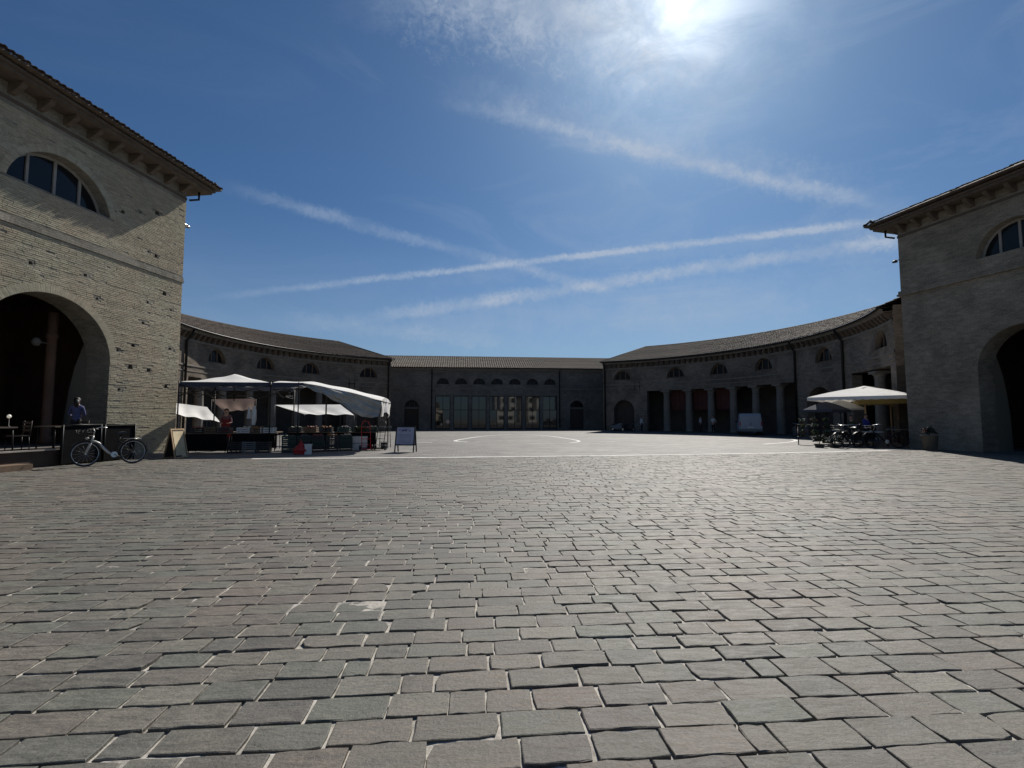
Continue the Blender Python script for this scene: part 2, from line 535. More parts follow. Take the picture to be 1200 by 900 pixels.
def glass_mat(name, col=(.012, .014, .016), rough=.03, spec=.28, ior=1.5):
    m, t, b = new_mat(name)
    co = N(t, 'ShaderNodeTexCoord').outputs['Object']
    b.inputs['Base Color'].default_value = (*col, 1)
    b.inputs['Roughness'].default_value = rough
    b.inputs['IOR'].default_value = ior
    b.inputs['Specular IOR Level'].default_value = spec
    bp = N(t, 'ShaderNodeBump')
    bp.inputs['Strength'].default_value = .05
    bp.inputs['Distance'].default_value = .02
    L(t, noise(t, co, .8, 2), bp.inputs['Height'])
    L(t, bp.outputs[0], b.inputs['Normal'])
    return m
GLASS = glass_mat('dark_window_glass')
GLASS_SHOP = glass_mat('shop_glass', (.012, .014, .018), .035, .75, 1.5)
GLASS_DIM = glass_mat('dull_black_glass', (.010, .010, .011), .25, .15)  # black glass with weak reflection, so the lunettes mirror little sky
def lamp_mat():
    m, t, b = new_mat('lit_bulb')
    co = N(t, 'ShaderNodeTexCoord').outputs['Object']
    b.inputs['Base Color'].default_value = (.8, .78, .7, 1)
    b.inputs['Emission Color'].default_value = (1, .9, .7, 1)
    b.inputs['Emission Strength'].default_value = .25
    L(t, mrange(t, noise(t, co, 8, 2), .3, .7, .35, .5), b.inputs['Roughness'])
    return m
BULB = lamp_mat()

# ------------------------------------------------------------------ ground and paving
from mathutils import noise as mnoise

def line_y(x):
    """the white stone line that crosses the square"""
    P = ((-30, 17.6), (-9.5, 18.1), (-2.3, 18.75), (3.4, 19.6), (10.9, 20.9), (17.4, 22.6), (30, 25.5))
    for (a, b), (c, d) in zip(P, P[1:]):
        if x <= c:
            return b + (d - b) * (x - a) / (c - a)
    return P[-1][1]

def make_ground():
    m = MB()
    m.poly([(-700, -700, -.05), (700, -700, -.05), (700, 1500, -.05), (-700, 1500, -.05)])
    g = m.build('ground', mottled('ground_dirt', (.20, .19, .17), .95, .2, .3, .2, 8))
    g['kind'] = 'structure'
    # joint bed under the setts
    m = MB()
    def bed(u, v):
        x, y = -7 + 14 * u, .2 + 8.3 * v
        h = mnoise.noise(Vector((x * 2.2, y * 3.1, 0))) * .011 + mnoise.noise(Vector((x * 11, y * 11, 3))) * .010
        edge = min(u, 1 - u, v, 1 - v) * 12
        return (x, y, min(-.0055, -.0125 + h * min(1, edge)))
    m.grid(bed, 280, 166)
    x0, x1, y0, y1 = -7, 7, .2, 8.5
    for q in (((-45, -6), (45, -6), (45, y0), (-45, y0)), ((-45, y1), (45, y1), (45, 27), (-45, 27)),
              ((-45, y0), (x0, y0), (x0, y1), (-45, y1)), ((x1, y0), (45, y0), (45, y1), (x1, y1))):
        m.poly([(a, b, -.0125) for a, b in q])
    bedo = m.build('paving', JOINT)
    bedo['kind'] = 'structure'

    # setts in rows
    th = R(4.6)
    ct, st = cos(th), sin(th)
    def w(p, q):
        return (p * ct - q * st, p * st + q * ct)
    rr = random.Random(21)
    stones = []
    q = -1.6
    while q < 26:
        rw = rr.uniform(.180, .210)
        half = 1.2 * max(q, 0) + 5
        p = -half + rr.uniform(0, .4)
        while p < half:
            ln = rr.uniform(.31, .42) if rr.random() > .10 else rr.uniform(.14, .25)
            cx, cy = p + ln / 2, q + rw / 2
            cy += .012 * sin(cx * .8 + q * .35) + .03 * sin(cx * .23 + 1.3 + q * .1)
            X, Y = w(cx, cy)
            if Y < line_y(X) - .12 and not (X < -17.5):
                stones.append((X, Y, ln, rw))
            p += ln
        q += rw
    def in_view(X, Y):
        if Y < 1.2: return False
        f = Y * cos(.0702) - 1.5 * sin(.0702)
        u = -1.5 * cos(.0702) - Y * sin(.0702)
        return abs(X / f) < 1.09 and u / f > -.83
    order = sorted(range(len(stones)), key=lambda i: (0 if in_view(*stones[i][:2]) else 1, math.hypot(stones[i][0], stones[i][1])))
    near = set(order[:300])
    def outline(ln, rw, gap, jit, nl, nw):
        a, b = ln / 2 - gap, rw / 2 - gap
        pts = []
        for k in range(nl): pts.append((-a + 2 * a * k / nl, -b))
        for k in range(nw): pts.append((a, -b + 2 * b * k / nw))
        for k in range(nl): pts.append((a - 2 * a * k / nl, b))
        for k in range(nw): pts.append((-a, b - 2 * b * k / nw))
        out = []
        corners = {0, nl, nl + nw, 2 * nl + nw}
        for k, (x, y) in enumerate(pts):
            j = jit
            if k in corners:
                ch = rr.uniform(.0, .005) if rr.random() > .035 else rr.uniform(.010, .035)
                x -= math.copysign(ch, x); y -= math.copysign(ch * .6, y)
            out.append((x + rr.gauss(0, j * .6), y + rr.gauss(0, j)))
        return out
    def stone(m, c, ln, rw, detail, rz):
        gap = max(.002, rr.gauss(.0070, .0034))
        top = rr.gauss(.002, .0026)
        tx, ty = rr.gauss(0, .0045), rr.gauss(0, .008)
        bv = rr.uniform(.002, .005)
        if detail:
            ol = outline(ln, rw, gap, .0034, 4, 2)
        else:
            a, b = ln / 2 - gap, rw / 2 - gap
            ol = [(sx * a + rr.gauss(0, .005), sy * b + rr.gauss(0, .005)) for sx, sy in ((-1, -1), (1, -1), (1, 1), (-1, 1))]
        C_, S_ = cos(rz), sin(rz)
        def pt(x, y, z):
            return m.vert((c[0] + x * C_ - y * S_, c[1] + x * S_ + y * C_, z))
        def tz(x, y): return top + tx * x + ty * y
        n = len(ol)
        bot = [pt(x, y, -.032) for x, y in ol]
        mid = [pt(x, y, tz(x, y) - bv * .8) for x, y in ol]
        ins = []
        for x, y in ol:
            r_ = math.hypot(x, y)
            bb = bv * rr.uniform(.7, 1.8)
            k = max(.5, 1 - bb / max(.02, r_))
            kx = 1 - bb / max(.03, abs(x)) if abs(x) > abs(y) else 1 - bb * .8 / .12
            ky = 1 - bb / max(.03, abs(y))
            ins.append(pt(x * max(.6, kx), y * max(.6, ky), tz(x, y) + (rr.gauss(0, .0008) if detail else 0)))
        if detail:
            ce = pt(rr.gauss(0, .03), rr.gauss(0, .015), top + rr.gauss(0, .0016))
            for i in range(n):
                m.face((ins[i], ins[(i + 1) % n], ce))
        else:
            m.face(ins)
        for i in range(n):
            j = (i + 1) % n
            m.face((mid[i], mid[j], ins[j], ins[i]))
            m.face((bot[i], bot[j], mid[j], mid[i]))
    far = MB()
    for i, (X, Y, ln, rw) in enumerate(stones):
        rz = th + rr.gauss(0, .008)
        if i in near:
            m = MB()
            stone(m, (0, 0), ln, rw, True, 0)
            o = m.build('paving_stone', PAVER, bedo)
            o.location = (X, Y, 0)
            o.rotation_euler = (0, 0, rz)
        else:
            stone(far, (X, Y), ln, rw, Y < 9, rz)
    far.build('paving_stones_beyond', PAVER, bedo, kind='stuff')

    # the inner square: setts too small to tell apart from here
    mm, t, b = new_mat('inner_square_setts')
    co = N(t, 'ShaderNodeTexCoord').outputs['Object']
    mp = N(t, 'ShaderNodeMapping'); L(t, co, mp.inputs[0]); mp.inputs['Rotation'].default_value = (0, 0, -R(5.5))
    br = N(t, 'ShaderNodeTexBrick'); L(t, mp.outputs[0], br.inputs['Vector'])
    br.inputs['Scale'].default_value = 1; br.inputs['Brick Width'].default_value = .37; br.inputs['Row Height'].default_value = .21
    br.inputs['Mortar Size'].default_value = .010
    br.inputs['Color1'].default_value = (.178, .166, .150, 1); br.inputs['Color2'].default_value = (.098, .092, .084, 1)
    br.inputs['Mortar'].default_value = (.05, .046, .04, 1)
    f = math_node(t, 'MULTIPLY', mrange(t, noise(t, co, .12, 6, .6), .3, .7, .78, 1.16), mrange(t, noise(t, co, .9, 7, .75, .4, (.35, 1, 1), (0, 0, R(5))), .3, .7, .68, 1.26))
    mu = N(t, 'ShaderNodeVectorMath', operation='SCALE'); L(t, br.outputs['Color'], mu.inputs[0]); L(t, f, mu.inputs['Scale'])
    L(t, mu.outputs[0], b.inputs['Base Color']); b.inputs['Roughness'].default_value = .75
    bp = N(t, 'ShaderNodeBump'); bp.inputs['Distance'].default_value = .01; bp.inputs['Strength'].default_value = .6
    L(t, math_node(t, 'SUBTRACT', noise(t, co, 5, 4, .7), br.outputs['Fac']), bp.inputs['Height']); L(t, bp.outputs[0], b.inputs['Normal'])
    m = MB()
    xs = [-45 + 2.5 * i for i in range(37)]
    m.face([m.vert((x, line_y(x), 0)) for x in xs] + [m.vert((45, 90, 0)), m.vert((-45, 90, 0))])
    sq = m.build('inner_square', mm)
    sq['kind'] = 'structure'

    # white stone lines let into the paving
    def strip(pts, wd, parent):
        m = MB()
        n = len(pts)
        pr = None
        for i in range(n - 1):
            a, b2 = Vector((*pts[i], 0)), Vector((*pts[i + 1], 0))
            d = (b2 - a).normalized(); nn = Vector((-d.y, d.x, 0)) * wd / 2 * rnd.uniform(.78, 1.12)
            if pr is None: pr = (a - nn, a + nn)
            nx = (b2 - nn, b2 + nn)
            m.poly([(p.x, p.y, .006) for p in (pr[0], nx[0], nx[1], pr[1])])
            pr = nx
        o = m.build('white_line', PAINT_W, parent)
        return o
    xs = [-9.6 + 27 * i / 60 for i in range(61)]
    strip([(x, line_y(x) - .02) for x in xs], .30, sq)
    def smooth(P, k=6):
        out = []
        for i in range(len(P) - 1):
            p0 = P[max(0, i - 1)]; p1 = P[i]; p2 = P[i + 1]; p3 = P[min(len(P) - 1, i + 2)]
            for j in range(k):
                t_ = j / k
                out.append(tuple(.5 * ((2 * b) + (-a + c) * t_ + (2 * a - 5 * b + 4 * c - d) * t_ ** 2 + (-a + 3 * b - 3 * c + d) * t_ ** 3) for a, b, c, d in zip(p0, p1, p2, p3)))
        return out + [P[-1]]
    strip(smooth([(-2.8, 30.6), (-3.75, 32.2), (-3.3, 36.2), (-2.1, 41.2), (.4, 45.3), (2.9, 41.5), (4.15, 35.2), (4.35, 31.6), (3.5, 29.6)]), .26, sq)
    strip(smooth([(17.4, 38.6), (19.2, 37.9), (20.0, 36.0), (19.4, 33.4), (17.4, 30.6), (14.4, 28)]), .3, sq)
    strip([(-5.9, 30.0), (-4.9, 30.0)], .26, sq)
    strip([(5.6, 31.2), (6.6, 31.3)], .26, sq)
    strip([(.8, 28.6), (5.2, 28.9)], .12, sq)
make_ground()

# ------------------------------------------------------------------ walls with openings
def arch_loop(c, hw, z0, zs, rise=None, n=16):
    rise = rise or hw
    return [(c - hw, z0), (c - hw, zs)] + [(c - hw * cos(pi * k / n), zs + rise * sin(pi * k / n)) for k in range(1, n)] + [(c + hw, zs), (c + hw, z0)]

def lun_loop(c, z0, r, sill=None, n=16, rise=None):
    rise = rise or r
    if sill is None: sill = z0
    a0 = math.asin((sill - z0) / rise)
    return [(c - r * cos(a0 + (pi - 2 * a0) * k / n), z0 + rise * sin(a0 + (pi - 2 * a0) * k / n)) for k in range(n + 1)]

def rect_loop(s0, s1, z0, z1):
    return [(s0, z0), (s0, z1), (s1, z1), (s1, z0)]

def panel(m, P, outer, holes, depths, mat=0, rmat=None):
    """a wall face with holes and the reveals of the holes; P(s, z, d) gives the point"""
    loops = [outer] + holes
    flat = [p for l in loops for p in l]
    tris = tessellate_polygon([[Vector((a, b, 0)) for a, b in l] for l in loops])
    idx = [m.vert(P(a, b, 0)) for a, b in flat]
    for t in tris:
        m.face([idx[i] for i in t], mat, [flat[i] for i in t])
    for l, d in zip(holes, depths):
        acc = 0
        for i in range(len(l)):
            a, b = l[i], l[(i + 1) % len(l)]
            w = math.hypot(a[0] - b[0], a[1] - b[1])
            m.poly([P(a[0], a[1], 0), P(b[0], b[1], 0), P(b[0], b[1], -d), P(a[0], a[1], -d)], rmat if rmat is not None else mat,
                   [(0, acc), (0, acc + w), (d, acc + w), (d, acc)])
            acc += w

def lunette_window(parent, P, c, z0, r, sill, d, bars, bar_w=.07, rise=None, frame_mat=None, n=16, glass=None):
    """half round window: frame with upright bars and one pane between each pair of bars"""
    rise = rise or r
    f = MB()
    a0 = math.asin((sill - z0) / rise)
    rim = []
    for k in range(n + 1):
        a = a0 + (pi - 2 * a0) * k / n
        rim.append(((c - r * cos(a), z0 + rise * sin(a)), (c - (r - bar_w) * cos(a), z0 + (rise - bar_w) * sin(a))))
    for (o1, i1), (o2, i2) in zip(rim, rim[1:]):
        f.poly([P(*o1, -d), P(*o2, -d), P(*i2, -d), P(*i1, -d)])
        f.poly([P(*i1, -d), P(*i2, -d), P(*i2, -d - .08), P(*i1, -d - .08)])
    hw = r * cos(a0)
    xs = [c - hw + 2 * hw * k / bars for k in range(bars + 1)]
    def top(s): 
        q = 1 - ((s - c) / r) ** 2
        return z0 + rise * math.sqrt(max(0, q))
    for s in xs[1:-1]:
        t = top(s) - bar_w * .4
        b = [P(s - bar_w / 2, sill, -d + .01), P(s + bar_w / 2, sill, -d + .01), P(s + bar_w / 2, sill, -d - .07), P(s - bar_w / 2, sill, -d - .07)]
        tp = [P(s - bar_w / 2, t, -d + .01), P(s + bar_w / 2, t, -d + .01), P(s + bar_w / 2, t, -d - .07), P(s - bar_w / 2, t, -d - .07)]
        f.hexa(b, tp)
    f.hexa([P(c - hw, sill, -d + .02), P(c + hw, sill, -d + .02), P(c + hw, sill, -d - .07), P(c - hw, sill, -d - .07)],
           [P(c - hw, sill + bar_w, -d + .02), P(c + hw, sill + bar_w, -d + .02), P(c + hw, sill + bar_w, -d - .07), P(c - hw, sill + bar_w, -d - .07)])
    fr = f.build('window', frame_mat or WOOD, parent)
    for a, b in zip(xs, xs[1:]):
        g = MB()
        ss = [a + (b - a) * k / 5 for k in range(6)]
        g.face([g.vert(P(s, sill, -d - .04)) for s in (a, b)] + [g.vert(P(s, top(s), -d - .04)) for s in ss[::-1]])
        g.build('pane', glass or GLASS, fr)
    return fr

def half_tile(m, L_=.46, r0=.085, r1=.07, th=.016):
    """a curved roof tile lying along +y, open side down"""
    for R0, R1, fl in ((r0, r1, 1), (r0 - th, r1 - th, -1)):
        m.grid(lambda u, v, R0=R0, R1=R1: ((R0 + (R1 - R0) * v) * cos(pi * (1 - u)), L_ * v, (R0 + (R1 - R0) * v) * sin(pi * (1 - u)) * .8), 5, 1)
    a = [(r0 * cos(pi * k / 5), 0, r0 * sin(pi * k / 5) * .8) for k in range(6)]
    b = [((r0 - th) * cos(pi * k / 5), 0, (r0 - th) * sin(pi * k / 5) * .8) for k in range(6)]
    for k in range(5):
        m.poly([a[k], a[k + 1], b[k + 1], b[k]])
_tm = MB(); half_tile(_tm)
TILE_ME = _tm.mesh('roof_tile', TERRACOTTA)
TILE_ME.polygons.foreach_set('use_smooth', [True] * len(TILE_ME.polygons))

def tile_field(m, S, n_per, n_row, amp=.05, step=.03):
    """rows of curved tiles as one sheet; S(u, v) gives (point, up) with u along the eave and v up the slope"""
    for row in range(n_row):
        v0, v1 = row / n_row, min(1, (row + 1.12) / n_row)
        jit = [rnd.gauss(0, .006) for _ in range(n_per)]
        lo, hi = [], []
        for k in range(n_per * 4 + 1):
            u = k / (n_per * 4)
            ph = (k % 4)
            h = amp * (0, .8, 1, .8)[ph] + jit[min(n_per - 1, k // 4)]
            p, up = S(u, v0); q, up2 = S(u, v1)
            lo.append((m.vert(Vector(p) + Vector(up) * (h + step)), m.vert(Vector(p) + Vector(up) * (-.01))))
            hi.append(m.vert(Vector(q) + Vector(up2) * (h * .9)))
        for k in range(n_per * 4):
            m.face((lo[k][0], lo[k + 1][0], hi[k + 1], hi[k]))
            m.face((lo[k][1], lo[k + 1][1], lo[k + 1][0], lo[k][0]))

# ------------------------------------------------------------------ gatehouses
def gatehouse(p0, az, side, Ls, D, zc, arch, lun, label, detailed):
    """p0: corner at the square, s runs along the court face (negative towards the viewer), d outwards"""
    a = Vector((sin(R(az)), cos(R(az)), 0)); n = Vector((cos(R(az)), -sin(R(az)), 0)) * side
    X = Matrix(((a.x, n.x, 0, p0[0]), (a.y, n.y, 0, p0[1]), (0, 0, 1, 0), (0, 0, 0, 1)))
    root = thing('gatehouse', label, 'gatehouse', (p0[0], p0[1], 0))
    inv = Matrix.Translation((-p0[0], -p0[1], 0))
    XF = inv @ X
    bm_ = BRICK if detailed else BRICK_SHADE
    def P(s, z, d): return (s, d, z)
    H = zc - .25                       # top of the wall under the eave
    ac, ar, az0 = arch
    lc, lz, lr, sill = lun
    holes = [arch_loop(ac, ar, -.02, az0, n=24), lun_loop(lc, lz, lr, sill, n=22)]
    deps = [1.0, .42]
    putlog = []
    if detailed:
        for s, z in ((-6.29, 6.66), (-4.46, 6.79), (-3.96, 6.03), (-1.94, 5.49), (-2.34, 4.47), (-3.01, 4.2), (-.94, 7.0), (-1.86, 8.58), (-1.47, 8.52), (-1.77, 6.41),
                     (-2.41, 3.58), (-1.55, 3.53), (-2.85, 2.64), (-2.34, 10.1), (-3.12, 9.78), (-1.53, 10.42), (-.55, 6.35), (-7.9, 7.0), (-9.3, 6.7), (-.5, 4.6), (-.62, 2.9)):
            big = rnd.uniform(.7, 1.25)
            w, h = rnd.uniform(.05, .09) * big, rnd.uniform(.05, .075) * big
            putlog.append((s, z, w, h))
            holes.append([(s - w, z - h), (s - w * .9, z + h), (s + w * .8, z + h * .9), (s + w, z - h * .8)])
            deps.append(.18)
    m = MB(XF)
    panel(m, P, [(-Ls, -.2), (-Ls, H), (0, H), (0, -.2)], holes, deps)
    for s, z, w, h in putlog:
        m.poly([P(s - w, z - h, -.18), P(s + w, z - h, -.18), P(s + w, z + h, -.18), P(s - w, z + h, -.18)])
    # the other three outer walls
    for (s0, d0), (s1, d1) in (((0, 0), (0, -D)), ((0, -D), (-Ls, -D)), ((-Ls, -D), (-Ls, 0))):
        w = math.hypot(s1 - s0, d1 - d0)
        m.poly([P(s0, -.2, d0), P(s1, -.2, d1), P(s1, H, d1), P(s0, H, d0)], 0, [(0, -.2), (w, -.2), (w, H), (0, H)])
    m.build('wall', bm_, root)
    # inside of the passage
    fl = .5 if detailed else .02
    i = MB(XF)
    s0, s1, d0, d1, zt = -Ls + .8, -.9, -1.0, -D + .6, az0 + ar + .9
    i.poly([P(s0, fl, d0 + .95), P(s1, fl, d0 + .95), P(s1, fl, d1), P(s0, fl, d1)], 1)
    i.poly([P(s0, zt, d0), P(s1, zt, d0), P(s1, zt, d1), P(s0, zt, d1)])
    for q in (((s0, d1), (s1, d1)), ((s0, d0), (s0, d1)), ((s1, d0), (s1, d1))):
        i.poly([P(q[0][0], fl, q[0][1]), P(q[1][0], fl, q[1][1]), P(q[1][0], zt, q[1][1]), P(q[0][0], zt, q[0][1])])
    # inner face of the court wall round the arch
    panel(i, lambda s, z, d: P(s, z, d0), [(s0, fl - .4), (s0, zt), (s1, zt), (s1, fl - .4)], [arch_loop(ac, ar, fl - .3, az0, n=24)], [0.0])
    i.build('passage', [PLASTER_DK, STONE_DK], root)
    # cross wall whose arch springs from the jamb
    jamb = ac + ar + .05
    cm = MB(XF)
    prof = [(0, fl), (.98, fl), (.93, 1.6), (.80, 2.6), (.6, 3.5), (.3, 4.3), (0, 4.9)]
    cm.hexa([P(jamb + .02, z, -1.01 - x) for x, z in prof], [P(jamb + .6, z, -1.01 - x) for x, z in prof])
    cm.build('passage_pier', bm_, root)
    # string course and cornice
    def ring(m, z0, z1, pr, mat=0):
        b = [(-Ls - pr, pr), (pr, pr), (pr, -D - pr), (-Ls - pr, -D - pr)]
        q = [(-Ls, 0), (0, 0), (0, -D), (-Ls, -D)]
        for k in range(4):
            a_, b_ = b[k], b[(k + 1) % 4]
            c_, d_ = q[k], q[(k + 1) % 4]
            w = math.hypot(a_[0] - b_[0], a_[1] - b_[1])
            m.poly([P(a_[0], z0, a_[1]), P(b_[0], z0, b_[1]), P(b_[0], z1, b_[1]), P(a_[0], z1, a_[1])], mat, [(0, 0), (w, 0), (w, z1 - z0), (0, z1 - z0)])
            for z in (z0, z1):
                m.poly([P(a_[0], z, a_[1]), P(b_[0], z, b_[1]), P(d_[0], z, d_[1]), P(c_[0], z, c_[1])], mat, [(0, 0), (w, 0), (w, pr), (0, pr)])
    sc = MB(XF)
    k_ = 1 if detailed else 2.6
    ring(sc, 7.84, 8.0, .030 * k_); ring(sc, 7.75, 7.842, .048 * k_)
    sc.build('string_course', bm_, root)
    co = MB(XF)
    ring(co, zc - .92, zc - .80, .025)
    ring(co, zc - .36, zc - .24, .72)
    ring(co, zc - .24, zc - .15, .82)
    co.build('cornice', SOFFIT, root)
    nb = 13
    bme = MB()
    prof = [(0, -.34), (.16, -.32), (.36, -.2), (.52, -.10), (.56, 0), (0, 0)]
    bme.hexa([(-.085, x, z) for x, z in prof], [(.085, x, z) for x, z in prof])
    bmesh_ = bme.mesh('bracket', SOFFIT)
    for k in range(nb):
        s = -.35 - (Ls - .7) * k / (nb - 1)
        o = obj('bracket', bmesh_, root)
        o.matrix_basis = XF @ Matrix.Translation((s, .0, zc - .365))
    for k in range(8):
        d = -.6 - (D - 1.2) * k / 7
        o = obj('bracket', bmesh_, root)
        o.matrix_basis = XF @ Matrix.Translation((0, d, zc - .365)) @ Matrix.Rotation(-pi / 2, 4, 'Z')
    # roof
    ov = 1.0
    e = [(-Ls - ov, ov), (ov, ov), (ov, -D - ov), (-Ls - ov, -D - ov)]
    rg = [(-Ls + D / 2, -D / 2), (-D / 2, -D / 2)]
    zr = zc + 2.3
    r_ = MB(XF)
    ze = zc - .02
    E_ = [P(x, ze, y) for x, y in e]; G = [P(x, zr, y) for x, y in rg]
    r_.poly([E_[0], E_[1], G[1], G[0]]); r_.poly([E_[1], E_[2], G[1]]); r_.poly([E_[2], E_[3], G[0], G[1]]); r_.poly([E_[3], E_[0], G[0]])
    r_.poly([P(x, ze - .06, y) for x, y in e])
    for k in range(4):
        x, y = e[k]; x2, y2 = e[(k + 1) % 4]
        r_.poly([P(x, ze - .06, y), P(x2, ze - .06, y2), P(x2, ze, y2), P(x, ze, y)])
    ro = r_.build('roof', TERRACOTTA, root)
    slope = math.atan2(zr - ze, D / 2 + ov)
    nt_ = int((Ls + 2 * ov) / .215)
    for k in range(nt_):
        s = -Ls - ov + (Ls + 2 * ov) * (k + .5) / nt_
        o = obj('roof_tile', TILE_ME, ro)
        o.matrix_basis = XF @ Matrix.Translation((s, ov + .06 + rnd.gauss(0, .012), ze + .015 + rnd.gauss(0, .01))) @ Matrix.Rotation(pi, 4, 'Z') @ Matrix.Rotation(slope, 4, 'X')
    nt_ = int((D + 2 * ov) / .215)
    for k in range(nt_):
        d = ov - (D + 2 * ov) * (k + .5) / nt_
        o = obj('roof_tile', TILE_ME, ro)
        o.matrix_basis = XF @ Matrix.Translation((ov + .06 + rnd.gauss(0, .012), d, ze + .015 + rnd.gauss(0, .01))) @ Matrix.Rotation(pi / 2, 4, 'Z') @ Matrix.Rotation(slope, 4, 'X')
    # window
    lunette_window(root, lambda s, z, d: tuple(XF @ Vector((s, d, z))), lc, lz, lr, sill, .40, 4, .09, n=22, frame_mat=STONE)
    g = MB(XF)
    g.poly([P(lc - lr - .3, lz - .5, -1.3), P(lc + lr + .3, lz - .5, -1.3), P(lc + lr + .3, lz + lr + .3, -1.3), P(lc - lr - .3, lz + lr + .3, -1.3)])
    # gutter and spout at the far corner
    gp = MB(XF)
    gp.tube([(.35, .35, zc - .40), (.35, .35, zc - .75), (.05, .12, zc - .9)], .05, 8)
    gp.build('gutter_spout', IRON, root)
    # lamp on the end face
    lm = MB(XF)
    lm.tube([(0, -.25, zc - 2.0), (.35, -.2, zc - 1.95)], .03, 6)
    lm.lathe([(.02, .07), (.07, .04), (.13, -.04), (.12, -.06), (.0, -.05)], 12, c=(.36, -.2, zc - 2.0))
    lm.build('floodlight', STEEL if detailed else IRON, root)
    return root, XF, P, X

LC = (-15.27, 22.10)
RC = (20.02, 24.61)
GL, GLX, GP_, GLW = gatehouse(LC, 7, 1, 11.0, 8.5, 12.6, (-5.56, 2.24, 3.56), (-5.41, 8.93, 1.8, 9.28),
    'sunlit ochre brick gatehouse with pitted wall on the left', True)
GR, GRX, _, GRW = gatehouse(RC, -14, -1, 9.8, 8.5, 11.72, (-4.9, 1.76, 3.68), (-4.75, 8.57, 1.4, 8.6),
    'brick gatehouse in shade on the right above the stone planter', False)

def left_brickwork():
    """real courses of worn brick on the sunlit court face"""
    m = MB(GLX)
    r2 = random.Random(3)
    z, row = -.1, 0
    arc, arr, az0 = -5.56, 2.24, 3.56
    def blocked(s, z, pad=0):
        if z > az0:
            if math.hypot(s - arc, z - az0) < arr + .13 + pad: return True
        elif abs(s - arc) < arr + pad: return True
        if z > 9.2 - pad and math.hypot(s + 5.41, z - 8.93) < 1.8 + .11 + pad and z > 9.2: return True
        return False
    holes = ((-6.29, 6.66), (-4.46, 6.79), (-3.96, 6.03), (-1.94, 5.49), (-2.34, 4.47), (-3.01, 4.2), (-.94, 7.0), (-1.86, 8.58), (-1.47, 8.52), (-1.77, 6.41),
             (-2.41, 3.58), (-1.55, 3.53), (-2.85, 2.64), (-2.34, 10.1), (-3.12, 9.78), (-1.53, 10.42), (-.55, 6.35), (-7.9, 7.0), (-9.3, 6.7), (-.5, 4.6), (-.62, 2.9))
    while z < 11.5:
        h = r2.uniform(.052, .066)
        s = -11.0 + r2.uniform(-.0, .2)
        course = r2.gauss(0, .004)
        while s < 0:
            ln = r2.choice((.26, .28, .27, .13, .27))
            e = min(s + ln, 0.012)
            e_next = e
            if z < az0:
                if s < arc + arr < e: s = arc + arr + .002
                if s < arc - arr < e: e = arc - arr - .002
            c = (s + e) / 2
            ok = e - s > .03 and not blocked(c, z + h / 2) and not (7.70 < z < 8.01)
            if ok:
                for hs, hz in holes:
                    if abs(c - hs) < ln / 2 + .05 and abs(z + h / 2 - hz) < .085: ok = False; break
            worn = mnoise.noise(Vector((c * .55, z * .9, 5.2)))
            if ok and r2.random() > (.008 + (.05 if worn > .3 else 0)):
                pr = max(.004, .010 + course * .6 + r2.gauss(0, .002) - max(0, worn) * .006)
                g = r2.uniform(.0003, .002)
                dz = r2.gauss(0, .0025)
                a0, a1, b0, b1 = s + g, e - g, z + g * .8 + dz, z + h - g * .8 + dz
                j = lambda: r2.gauss(0, .002)
                B = [(a0, 0, b0), (a1, 0, b0), (a1, 0, b1), (a0, 0, b1)]
                F = [(a0 + .006 + j(), pr + j() * .6, b0 + .006 + j() * .6), (a1 - .006 + j(), pr + j() * .6, b0 + .006 + j() * .6), (a1 - .006 + j(), pr + j() * .6, b1 - .006 + j() * .6), (a0 + .006 + j(), pr + j() * .6, b1 - .006 + j() * .6)]
                bi = [m.vert(p) for p in B]; fi = [m.vert(p) for p in F]
                m.face(fi)
                for k in range(4):
                    m.face((bi[k], bi[(k + 1) % 4], fi[(k + 1) % 4], fi[k]))
            s = e_next
            if s >= 0: break
        z += h + .009
    # arch rings
    def ring(c, z0, r, t, a0, a1, n):
        for k in range(n):
            x0, x1 = a0 + (a1 - a0) * (k + .03) / n, a0 + (a1 - a0) * (k + .97) / n
            pr = .0185 + r2.gauss(0, .001)
            q = [(c + rr_ * cos(x), 0, z0 + rr_ * sin(x)) for rr_, x in ((r, x0), (r, x1), (r + t, x1), (r + t, x0))]
            bi = [m.vert(p) for p in q]; fi = [m.vert((p[0], pr, p[2])) for p in q]
            m.face(fi)
            for i in range(4):
                m.face((bi[i], bi[(i + 1) % 4], fi[(i + 1) % 4], fi[i]))
    ring(arc, az0, arr + .01, .28, 0, pi, 96)
    ring(-5.41, 8.93, 1.81, .24, .2, pi - .2, 66)
    m.build('brickwork', BRICK_PIECE, GL, kind='stuff')
left_brickwork()

def gate_extras():
    # inside the left passage: a pale column with collar, and a globe lamp
    c = MB(GLX)
    c.lathe([(.19, 0), (.19, .3), (.16, .34), (.15, 4.0), (.19, 4.05), (.19, 4.15), (.15, 4.2), (.16, 5.0)], 14, c=(-4.12, -1.65, .5))
    c.build('passage_column', PLASTER_DK, GL)
    l = MB(GLX)
    l.tube([(-4.25, -1.65, 4.3), (-4.55, -1.65, 4.3)], .02, 6)
    l.lathe([(.02, .16), (.10, .12), (.15, 0), (.10, -.12), (.02, -.15)], 12, c=(-4.66, -1.65, 4.3))
    l.build('globe_lamp', STONE_DK, GL)
gate_extras()

